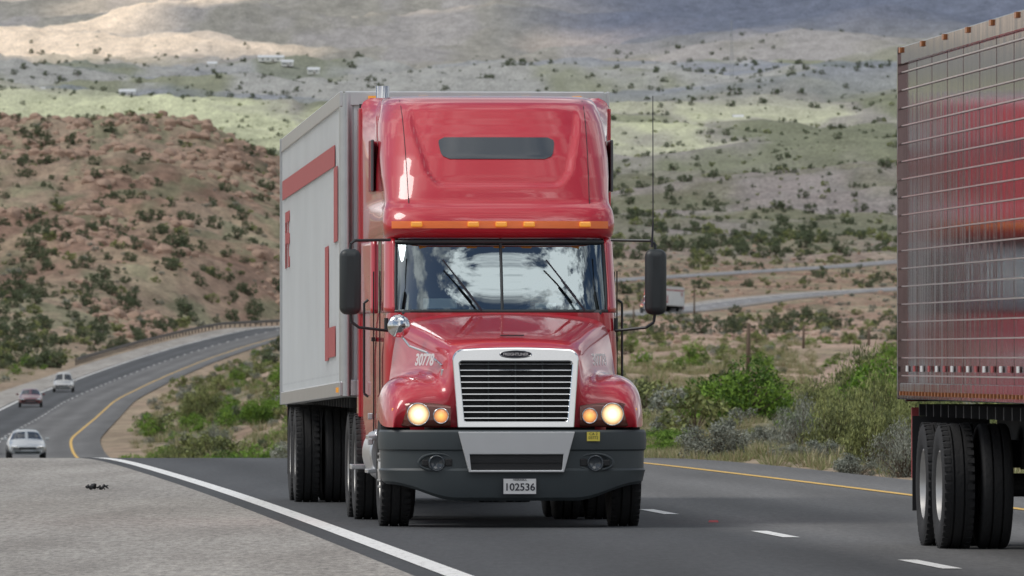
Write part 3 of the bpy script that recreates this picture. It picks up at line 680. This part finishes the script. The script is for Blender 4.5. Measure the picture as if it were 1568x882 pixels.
    fr('bumper_silver_panel',rs([(-.44,.515),(.44,.515),(.54,.89),(-.54,.89)]),rs([(-.42,.535),(.42,.535),(.435,.68),(-.435,.68)]),silver,lambda z:-.045,.06,.006)
    g=MB(); g.box((0,-.0225+.004,.607),(.9,.01,.16)); g.obj('bumper_intake',under,P)
    g=MB(); g.box((0,-.028,.607),(.85,.008,.008)); g.obj('intake_bars',under,P)
    for s in(-1,1):
        xc=s*.735; yb_=.30*(.735/1.2)**4.2
        g=MB(); k=24
        g.tube([(xc+.165*math.cos(2*math.pi*i/k),yb_+.012+ .03*((.165*math.cos(2*math.pi*i/k)*s+.1)),.60+.085*math.sin(2*math.pi*i/k)*(1 if math.sin(2*math.pi*i/k)>0 else .8)) for i in range(k+1)],.014,8)
        autosmooth(g.obj('fog_recess_rim',bump_m,P))
        g=MB(); g.rev((xc,yb_-.008,.597),[(0.02,.001),(.018,.05),(.0,.062),(-.012,.068),(.02,.08)],24,axis='y'); g.obj('fog_lamp',skylm,P,True)
        g=MB(); g.box((xc-s*.11,yb_-.0,.605),(.07,.02,.07)); g.box((xc+s*.105,yb_+.01,.6),(.06,.02,.06)); g.obj('bumper_tow_slots',under,P,bevel=.012)
    g=MB(); g.box((.03,-.03,.385),(.305,.008,.155)); g.obj('license_plate',whp,P,bevel=.004)
    text('plate_number','102536',.095,(.03,-.036,.375),(math.pi/2,0,0),blk,P,.001,.0015); text('plate_state','NEBRASKA',.026,(.03,-.036,.445),(math.pi/2,0,0),blk,P,.001)
    g=MB(); g.tube([(-.125,-.033,.311),(.185,-.033,.311),(.185,-.033,.459),(-.125,-.033,.459),(-.125,-.033,.311)],.004,6); g.obj('plate_frame',blk,P)
    g=MB(); g.box((.715,.012,.845),(.12,.008,.085)); g.obj('inspection_sticker',yel,P)
    text('sticker_text','CA 2\n03772',.036,(.715,.006,.85),(math.pi/2,0,0),blk,P,.0005)
    for s in(-1,1):
        text('unit_number',number,.15,(s*.815,.64,1.55),(math.radians(80),0,s*math.radians(66)),whit,P,.002,.005)
    # --- wipers
    g=MB()
    for x0,x1 in((-.20,-.56),(.78,.42)):
        p0=Vector((x0,2.07+.06*abs(x0),2.02)); p1=Vector((x1,2.21+.05*abs(x1),2.50)); d=(p1-p0)
        g.tube([p0+Vector((0,-.05,0)),p0+d*.6+Vector((0,-.035,0))],.011,6); g.tube([p0+d*.26+Vector((0.01,-.028,0)),p1+Vector((0,-.028,0))],.008,6); 
    g.obj('wipers',blk,P)
    # --- mirrors
    for s in(-1,1):
        g=MB(); 
        g.box((s*1.445,2.0,2.29),(.205,.15,.62)); o=g.obj('mirror_housing',black,P); bv=o.modifiers.new('b','BEVEL'); bv.width=.07; bv.segments=5; autosmooth(o,60)
        g=MB(); g.box((s*1.445,2.082,2.29),(.16,.01,.54)); g.obj('mirror_glass',chrome,P)
        g=MB(); g.tube([(s*1.445,2.02,2.58),(s*1.44,2.02,2.65),(s*1.40,2.04,2.68),(s*1.05,2.35,2.69)],.014,8); g.tube([(s*1.44,2.02,2.0),(s*1.43,2.03,1.91),(s*1.36,2.06,1.86),(s*1.08,2.25,1.83)],.014,8); 
        g.tube([(s*1.09,2.3,1.83),(s*1.09,2.3,1.95)],.02,8)
        autosmooth(g.obj('mirror_brackets',black,P))
    g=MB(); g.cyl((1.41,2.0,2.62),(1.42,2.0,2.85),.011,.008,8); g.cyl((1.42,2.0,2.85),(1.42,2.02,4.05),.006,.004,6); g.obj('cb_antenna',blk,P)
    g=MB(); g.rev((-1.03,1.15,1.87),[(.05,.001),(.045,.05),(.02,.1),(0,.108),(-.025,.10),(-.045,.06),(-.05,.001)][::-1],28,axis='y'); g.obj('convex_mirror',chrome,P,True)
    g=MB(); g.tube([(-1.02,1.18,1.80),(-.93,1.1,1.68),(-.78,.85,1.62),(-.66,.45,1.50)],.011,8); g.obj('convex_mirror_arm',chrome,P)
    g=MB(); g.box((-.66,.42,1.42),(.03,.06,.10)); g.obj('hood_latch',alu,P,bevel=.01)
    # --- exhaust, tanks, steps, chassis
    g=MB(); g.cyl((-.99,5.02,1.2),(-.99,5.02,4.22),.065,.065,20); g.obj('exhaust_stack',chrome,P,True)
    g=MB()
    for s in(-1,1): g.cyl((s*.93,2.5,.66),(s*.93,4.0,.66),.31,.31,28)
    autosmooth(g.obj('fuel_tanks',alu,P,bevel=.02))
    g=MB()
    for s in(-1,1):
        g.box((s*1.16,2.55,.50),(.22,.5,.04)); g.box((s*1.16,2.55,.82),(.2,.5,.04)); g.box((s*1.2,4.45,.52),(.26,.4,.05)); g.box((s*1.24,2.3,1.02),(.05,.03,.06));g.box((s*1.24,2.3,.78),(.05,.03,.06))
    g.obj('steps',alu,P,bevel=.008)
    g=MB(); 
    for s in(-1,1): g.box((s*.42,4.2,.80),(.09,6.6,.28))
    g.box((0,5.9,1.08),(.95,.9,.10)); g.box((0,1.2,.52),(1.9,.14,.14)); g.cyl((0,5.25,.52),(0,6.6,.52),.1,.1,12); g.box((0,5.25,.52),(1.9,.16,.18)); g.box((0,6.6,.52),(1.9,.16,.18)); g.box((0,3.0,.75),(.8,1.6,.5))
    for s in(-1,1): g.box((s*.95,7.35,.62),(.55,.02,.75))
    g.box((0,.5,.45),(1.5,.1,.3))
    g.obj('chassis',under,P)
    for s,nm in((-1,'l'),(1,'r')):
        wheel(P,'front_wheel_'+nm,(s*1.075,1.2,.52),s,.29,.52,False,'front')
        wheel(P,'drive_wheel_a_'+nm,(s*1.13,5.25,.515),s,.27,.515,True)
        wheel(P,'drive_wheel_b_'+nm,(s*1.13,6.6,.515),s,.27,.515,True)
hl_house=mat('headlight_reflector',(.17,.05,.035),.2,.3,.6,var=.3,nscale=14)
def buildTrailer(P,style,drop=.15,H=4.18,xc=-.065,zb=1.2):
    B=empty('trailer_body',(xc,5.45,0),0,P); L=14.6; W=1.30
    B.rotation_euler=(-math.atan(drop/L),0,0)
    skin=wtr if style=='white' else ssm
    g=MB(); g.box((0,L/2,(H-.06+zb)/2),(2*W-.02,L-.02,H-.06-zb)); o=g.obj('box',skin,B)
    g=MB()
    if style=='white':
        for i in range(48):
            y=.12+i*(L-.24)/47
            for s in(-1,1): g.box((s*(W-.002),y,(H+zb)/2),(.026,.035,H-zb-.3))
        g.obj('wall_ribs',skin,B)
        g=MB()
        for i in range(48):
            for s in(-1,1):
                g.box((s*(W+.008),.12+i*(L-.24)/47,zb+.22),(.012,.02,.02))
        g.obj('rivets',alu,B)
    else:
        z=zb+.20
        while z<H-.18:
            for s in(-1,1): g.box((s*(W-.003),L/2,z),(.020,L-.1,.011))
            z+=.152
        g.obj('wall_beads',beadm,B)
        g=MB(); y=1.22
        while y<L:
            for s in(-1,1): g.box((s*(W-.009),y,(H+zb)/2),(.004,.02,H-zb-.25))
            y+=1.22
        g.obj('panel_seams',skin,B)
    rm_=alu if style=='white' else ssm
    g=MB()
    for s in(-1,1):
        g.box((s*(W+.006),L/2,H-.075),(.03,L+.03,.15)); g.box((s*(W+.008),L/2,zb+.07),(.036,L+.03,.14))
    g.box((0,-.006,H-.07),(2*W-.06,.03,.14)); g.box((0,-.006,zb+.08),(2*W-.06,.03,.16)); g.box((0,L+.006,H-.12),(2*W-.06,.04,.24)); g.box((0,L+.006,zb+.08),(2*W-.06,.04,.2))
    g.obj('rails',rm_,B,bevel=.008)
    g=MB()
    for s in(-1,1):
        g.cyl((s*(W-.05),.045,zb),(s*(W-.05),.045,H-.02),.075,.075,20); g.box((s*(W-.02),L+.012,(H+zb)/2),(.11,.07,H-zb))
    autosmooth(g.obj('corner_posts',rm_,B))
    g=MB(); g.box((0,L/2,H-.03),(2*W-.1,L-.04,.05)); g.obj('roof_sheet',wtr,B)
    g=MB()
    if style=='white':
        for i in range(5): g.box(((i-2)*.5,-.035,H-.06),(.09,.03,.03))
        for s in(-1,1): g.box((s*(W+.034),.25,zb+.06),(.03,.09,.05))
    else:
        for i in range(9):
            y=.3+i*(L-.5)/8
            for s in(-1,1): g.box((s*(W+.024),y,(H-.03)),(.03,.14,.045)); 
    g.obj('marker_lights',amber if style=='white' else amberd,B)
    if style!='white':
        g=MB(); h=MB()
        for i in range(24):
            for s in(-1,1): (g if i%2 else h).box((s*(W+.004),.3+i*.6,zb+.26),(.008,.16,.05))
        g.obj('reflective_tape_white',whp,B); h.obj('reflective_tape_red',redv,B)
        g=MB()
        for i in range(56):
            for s in(-1,1): g.box((s*(W+.03),.1+i*.26,zb+.05),(.014,.06,.035))
        g.obj('rail_rivets',amberd,B)
    else:
        for s in(-1,1):
            g=MB(); x=s*(W+.015)
            g.box((x,.15+ (L-.4)/2+.55,3.59),(.006,L-1.5,.21)); g.box((x,1.05,3.10),(.006,.75,.74)); g.box((x,3.05,2.15),(.006,.75,1.15)); g.box((x,1.9,1.75),(.006,1.5,.3)) 
            g.obj('livery_bars',redv,B)
            text('livery_letters','FFE',.85,(x,L-1.6,2.98),(math.pi/2,0,-math.pi/2 if s<0 else math.pi/2),redv,B,.003,.02)
        g=MB(); g.box((0,L+.05,1.15),(2.5,.06,.14)); 
        g.obj('rear_sill',redv,B)
    g=MB()
    for s in(-1,1): g.box((s*.63,L+.012,(H+zb)/2),(1.2,.03,H-zb-.35))
    g.obj('rear_doors',skin,B)
    g=MB()
    for s in(-1,1):
        g.box((s*.55,16.6,1.0),(.12,4.6,.22)); g.box((s*.55,9.3,.75),(.12,.12,.95)); g.box((s*.55,9.3,.27),(.28,.28,.03))
    for i in range(24): g.box((0,6.0+i*.59,1.13),(2.4,.06,.10))
    for y in(17.2,18.5): g.cyl((-.95,y,.515),(.95,y,.515),.09,.09,14); g.box((0,y,.8),(1.2,.1,.3))
    for s in(-1,1): g.box((s*.98,19.35,.68),(.6,.02,.8)); g.box((s*.6,19.95,.75),(.08,.08,.75))
    g.box((0,19.95,.45),(2.3,.1,.1))
    o=g.obj('undercarriage',under,P); o.location=(xc,0,0)
    g=MB()
    for s in(-1,1): g.box((s*1.2+xc,19.9,.85),(.06,.06,.6))
    g.obj('underride_guard',redv,P)
    for s,nm in((-1,'l'),(1,'r')):
        for q,y in(('a',17.2),('b',18.5)): wheel(P,'trailer_wheel_%s_%s'%(q,nm),(s*1.16+xc,y,.515),s,.27,.515,True)
TH=math.atan(.0622)
T1=empty('semi_truck',(.04,93.6,0),TH); buildTractor(T1); buildTrailer(T1,'white')
T2=empty('semi_truck',(5.93,66.4,0),TH); buildTrailer(T2,'steel',drop=0,H=4.22,xc=-.065,zb=1.22)
def clone(src,dst,skip=()):
    for ch in list(src.children):
        if ch.name.split('.')[0] in skip: continue
        o=D.objects.new(ch.name.split('.')[0],ch.data); COL.objects.link(o); o.location=ch.location; o.rotation_euler=ch.rotation_euler; o.parent=dst
        for md in ch.modifiers:
            nm=o.modifiers.new(md.name,md.type)
            for p in md.bl_rna.properties:
                if not p.is_readonly and p.identifier not in('name','type'):
                    try: setattr(nm,p.identifier,getattr(md,p.identifier))
                    except Exception: pass
        o.instance_type='NONE'; clone(ch,o)
tr_only={'trailer_body','undercarriage','underride_guard'}|{'trailer_wheel_%s_%s_%s'%(a,b,c) for a in'ab' for b in'lr' for c in('tyre','rim')}
clone(T1,T2,tr_only)
T3=empty('semi_truck',(float(rx(1528))-.3,1528,float(rz(1528))),-.24); clone(T1,T3)
# ------------------------------------------------------------------ driver (seated behind the wheel of the red truck)
skin_m=mat('skin',(.42,.26,.19),.6,var=.05); shirt=mat('blue_shirt',(.10,.17,.30),.8,var=.15); hairm=mat('dark_hair',(.03,.022,.018),.8); jeans=mat('jeans',(.05,.07,.12),.9)
def skinned(name,V,E,R,m,par,sub=2):
    me=D.meshes.new(name); me.from_pydata(V,E,[]); o=D.objects.new(name,me); COL.objects.link(o); o.parent=par
    s=o.modifiers.new('skin','SKIN'); s.use_smooth_shade=True
    for i,r in enumerate(R): me.skin_vertices[0].data[i].radius=(r,r) if not isinstance(r,tuple) else r
    me.skin_vertices[0].data[0].use_root=True
    u=o.modifiers.new('sub','SUBSURF'); u.levels=sub; u.render_levels=sub
    me.materials.append(m); return o
M1=Matrix.Translation((.04,93.6,0))@Matrix.Rotation(TH,4,'Z')
DR=empty('driver',M1@Vector((.55,3.22,1.62)),TH)
V=[(0,.04,0),(0,.08,.18),(0,.06,.36),(0,.05,.50),(-.19,.05,.46),(-.27,-.08,.26),(-.17,-.34,.42),(.19,.05,.46),(.27,-.08,.26),(.17,-.34,.42)]
skinned('torso_and_arms',V,[(0,1),(1,2),(2,3),(3,4),(4,5),(5,6),(3,7),(7,8),(8,9)],[(.17,.13),(.15,.12),(.17,.13),(.10,.09),.075,.055,.038,.075,.055,.038],shirt,DR)
skinned('legs',[(0,.02,-.02),(-.10,-.05,-.02),(-.14,-.48,.05),(-.14,-.60,-.38),(.10,-.05,-.02),(.14,-.48,.05),(.14,-.60,-.38)],[(0,1),(1,2),(2,3),(0,4),(4,5),(5,6)],[.13,.10,.075,.05,.10,.075,.05],jeans,DR)
import bmesh
bm=bmesh.new(); bmesh.ops.create_uvsphere(bm,u_segments=24,v_segments=18,radius=1)
for v in bm.verts:
    x,y,z=v.co; w_=.078*(1-.22*max(0,-z)); v.co=Vector((x*w_,y*.098,z*.122))
    if y<-.6 and abs(x)<.28 and -.35<z<.15: v.co.y-=.022*(1-abs(x)/.28)
me=D.meshes.new('head'); bm.to_mesh(me); bm.free(); me.materials.append(skin_m); me.polygons.foreach_set('use_smooth',[True]*len(me.polygons))
hd=D.objects.new('head',me); COL.objects.link(hd); hd.parent=DR; hd.location=(0,.0,.72)
g=MB(); g.cyl((0,.05,.50),(0,.02,.66),.055,.05,16); g.obj('neck',skin_m,DR,True)
bm=bmesh.new(); bmesh.ops.create_uvsphere(bm,u_segments=24,v_segments=16,radius=1); 
for v in bm.verts: v.co=Vector((v.co.x*.085,v.co.y*.105,v.co.z*.128))
bmesh.ops.delete(bm,geom=[v for v in bm.verts if v.co.z<.03 and v.co.y<.02 or v.co.z<-.06],context='VERTS'); me=D.meshes.new('hair'); bm.to_mesh(me); bm.free(); me.materials.append(hairm)
hr=D.objects.new('hair',me); COL.objects.link(hr); hr.parent=DR; hr.location=(0,.006,.724)
g=MB()
for s in(-1,1): g.rev((s*.03,-.093,.735),[(-.006,.001),(-.004,.008),(.0,.012)],12,axis='y'); g.box((s*.03,-.092,.757),(.035,.01,.006))
g.box((0,-.092,.665),(.045,.008,.007)); g.obj('eyes_brows_mouth',hairm,DR)
g=MB()
for s in(-1,1): g.rev((s*.078,.005,.72),[(-.006,.001),(-.004,.02),(.004,.026),(.006,.001)],12); 
g.obj('ears',skin_m,DR,True)
for s in(-1,1):
    g=MB(); base=Vector((s*.17,-.36,.43)); g.box(tuple(base+Vector((s*.01,-.045,.015))),(.05,.09,.075),0,Matrix.Rotation(.5,3,'X'))
    for i in range(4):
        p=base+Vector((s*.012,-.085,.045-.022*i)); g.tube([p,p+Vector((s*.03,-.03,.004)),p+Vector((s*.055,-.012,.0)),p+Vector((s*.052,.015,-.002))],.0095-.0006*i,8)
    p=base+Vector((0,-.03,.055)); g.tube([p,p+Vector((s*.01,-.03,.02)),p+Vector((s*.035,-.045,.012))],.010,8)
    g.obj('hand',skin_m,DR,True,bevel=.008)
# ------------------------------------------------------------------ cars
cgl=mat('car_glass',(.03,.035,.04),.08,0,.5)
def car(loc,rot,paintc,suv=False):
    P=empty('car',loc,rot); m=mat('car_paint',paintc,.3,.2,1.0,var=.04); hz=.28 if suv else 0
    st=[(0,.70,.56,.58),(.10,.82,.64,.66),(.35,.88,.70,.76),(1.0,.90,.80,.88),(1.3,.90,.86,.93),(2.05,.90,.90,1.38+hz),(2.5,.90,.92,1.43+hz),(3.2,.90,.93,1.42+hz),(3.75 if not suv else 4.3,.89,.93,1.30+hz*1.1),(4.15 if not suv else 4.5,.88,.93,1.0),(4.6,.85,.88,.94),(4.75,.76,.60,.62)]
    V=[];F=[];MI=[]
    for (y,w,zs_,zr_) in st:
        h=[(0,.25),(w*.85,.25),(w,.38),(w*1.01,.58*1.0 if zs_>.6 else .5),(w*.97,zs_),(w*.90,zs_+.02),(w*(.66 if zr_>1.2 else .8),zr_-.03),(w*.45,zr_),(0,zr_+.015)]
        V+=[(-x,y,z) for x,z in h[:0:-1]]+[(x,y,z) for x,z in h]
    k=17
    for i in range(len(st)-1):
        for j in range(k):
            F.append((i*k+j,i*k+(j+1)%k,(i+1)*k+(j+1)%k,(i+1)*k+j))
            gl=0; top=max(st[i][3],st[i+1][3])>1.25
            jj=j if j<8 else 15-j
            if 4<=i<=8 and jj in(2,) and top: gl=1
            if i in(4,) and jj in(0,1,2) : gl=1
            if (i==8) and jj in(0,1,2): gl=1
            MI.append(gl)
    F.append(tuple(range(k))); MI.append(0); F.append(tuple((len(st)-1)*k+j for j in range(k))[::-1]); MI.append(0)
    mk('body',V,F,[m,cgl],P,True,subsurf=1,midx=MI)
    g=MB()
    for s in(-1,1):
        for y in(.95,3.75): g.rev((s*.80,y,.32),[(-.1,.2),(-.1,.3),(-.08,.32),(.08,.32),(.1,.3),(.1,.2)],24)
    g.obj('tyres',tyrem,P); g=MB()
    for s in(-1,1):
        for y in(.95,3.75): g.cyl((s*.78,y,.32),(s*.89,y,.32),.21,.2,16)
    g.obj('rims',rimm,P); g=MB()
    for s in(-1,1): g.box((s*.62,.06,.60),(.32,.12,.13)); g.box((s*.66,4.72,.7),(.3,.06,.12))
    g.obj('headlights',chrome,P,bevel=.03); g=MB(); g.box((0,.0,.55),(.8,.1,.12)); g.box((0,.02,.36),(1.2,.1,.1)); g.obj('grille',black,P)
    g=MB()
    for s in(-1,1): g.box((s*1.0,1.6,.98),(.2,.1,.13))
    g.obj('door_mirrors',m,P,bevel=.03)
    return P
def car_on(Y,off,colr,suv=False):
    x=float(rx(Y))+off; sl=float((rx(Y+2)-rx(Y-2))/4); car((x,Y,float(rz(Y))+.0),-math.atan(sl)+.02,colr,suv)
car_on(865,-1.9,(.50,.50,.48),True); car_on(765,-1.9,(.14,.03,.035)); car_on(480,1.4,(.42,.45,.46)); car_on(500,-.9,(.55,.55,.55))
# ------------------------------------------------------------------ debris, reflector
mb=MB(); r=random.Random(4)
for i in range(16):
    a=r.uniform(-.25,.25); mb.box((a,r.uniform(-.1,.1),.02+.09*r.random()*(1-abs(a)*3)),(r.uniform(.06,.18),r.uniform(.03,.1),r.uniform(.012,.035)),0,Matrix.Rotation(r.uniform(-.6,.6),3,'X')@Matrix.Rotation(r.uniform(-.9,.9),3,'Y')@Matrix.Rotation(r.uniform(0,6),3,'Z'))
o=mb.obj('tyre_scrap',tyrem); o.location=(at(148,121),121,.01); o.scale=(.5,.6,.6)
for Y in (96.5,):
    mb=MB(); mb.add([(-.05,-.05,0),(.05,-.05,0),(.05,.05,0),(-.05,.05,0),(-.04,-.02,.02),(.04,-.02,.02),(.04,.02,.02),(-.04,.02,.02)],[(0,1,5,4),(1,2,6,5),(2,3,7,6),(3,0,4,7),(4,5,6,7)]); o=mb.obj('road_reflector',redv); o.location=(float(rx(Y)),Y,.006)
# ------------------------------------------------------------------ sky, sun
sd=Vector((-.80,-.12,.95)).normalized()
w=D.worlds.new('World'); SC.world=w; w.use_nodes=True; n=w.node_tree.nodes; l=w.node_tree.links; bg=n['Background']
sk=n.new('ShaderNodeTexSky'); sk.sky_type='NISHITA'; sk.sun_disc=False; sk.sun_elevation=math.asin(sd.z); sk.sun_rotation=math.atan2(sd.x,sd.y); sk.air_density=1; sk.dust_density=1.5
tc=n.new('ShaderNodeTexCoord'); no=n.new('ShaderNodeTexNoise'); no.inputs['Scale'].default_value=3.6; no.inputs['Detail'].default_value=10; no.inputs['Roughness'].default_value=.62; l.new(tc.outputs['Generated'],no.inputs['Vector'])
rp=n.new('ShaderNodeValToRGB'); rp.color_ramp.elements[0].position=.45; rp.color_ramp.elements[1].position=.54; l.new(no.outputs['Fac'],rp.inputs[0])
no2=n.new('ShaderNodeTexNoise'); no2.inputs['Scale'].default_value=6; no2.inputs['Detail'].default_value=8; l.new(tc.outputs['Generated'],no2.inputs['Vector'])
cr=n.new('ShaderNodeValToRGB'); cr.color_ramp.elements[0].position=.40; cr.color_ramp.elements[1].position=.60; cr.color_ramp.elements[0].color=(3.8,4.1,4.6,1); cr.color_ramp.elements[1].color=(12.5,12.4,12.2,1); l.new(no2.outputs['Fac'],cr.inputs[0])
mx=n.new('ShaderNodeMix'); mx.data_type='RGBA'; l.new(rp.outputs[0],mx.inputs[0]); l.new(sk.outputs[0],mx.inputs[6]); l.new(cr.outputs[0],mx.inputs[7])
# added bright cloud behind the camera, aimed to reflect in the right windshield pane
nrm=n.new('ShaderNodeVectorMath'); nrm.operation='NORMALIZE'; l.new(tc.outputs['Generated'],nrm.inputs[0])
dt_=n.new('ShaderNodeVectorMath'); dt_.operation='DOT_PRODUCT'; cd=Vector((.26,-.63,.73)).normalized(); dt_.inputs[1].default_value=cd; l.new(nrm.outputs[0],dt_.inputs[0])
mr1=n.new('ShaderNodeMapRange'); mr1.inputs[1].default_value=.90; mr1.inputs[2].default_value=.995; mr1.inputs[3].default_value=-.20; mr1.inputs[4].default_value=.14; l.new(dt_.outputs['Value'],mr1.inputs[0])
no3=n.new('ShaderNodeTexNoise'); no3.inputs['Scale'].default_value=7; no3.inputs['Detail'].default_value=10; no3.inputs['Roughness'].default_value=.62; l.new(tc.outputs['Generated'],no3.inputs['Vector'])
ad3=n.new('ShaderNodeMath'); ad3.operation='ADD'; l.new(no3.outputs['Fac'],ad3.inputs[0]); l.new(mr1.outputs[0],ad3.inputs[1])
mr2=n.new('ShaderNodeMapRange'); mr2.inputs[1].default_value=.50; mr2.inputs[2].default_value=.60; l.new(ad3.outputs[0],mr2.inputs[0])
mx3=n.new('ShaderNodeMix'); mx3.data_type='RGBA'; l.new(mr2.outputs[0],mx3.inputs[0]); l.new(mx.outputs[2],mx3.inputs[6]); mx3.inputs[7].default_value=(27,27,26.5,1)
l.new(mx3.outputs[2],bg.inputs[0]); bg.inputs[1].default_value=.092
sun=D.lights.new('sun','SUN'); sun.energy=1.6; sun.angle=math.radians(24); sun.color=(1,.96,.90); so=D.objects.new('sun',sun); COL.objects.link(so); so.rotation_euler=(-sd).to_track_quat('-Z','Y').to_euler()
# ------------------------------------------------------------------ camera
cam=D.cameras.new('camera'); cam.lens=36*F_/1568; cam.sensor_width=36; cam.clip_start=1; cam.clip_end=40000
cam.dof.use_dof=True; cam.dof.focus_distance=95; cam.dof.aperture_fstop=14
co_=D.objects.new('camera',cam); COL.objects.link(co_); co_.location=(0,0,1.56); co_.rotation_euler=(math.pi/2+math.atan(109/F_),0,0); SC.camera=co_
SC.view_settings.view_transform='Standard'; SC.view_settings.look='None'; SC.view_settings.exposure=0
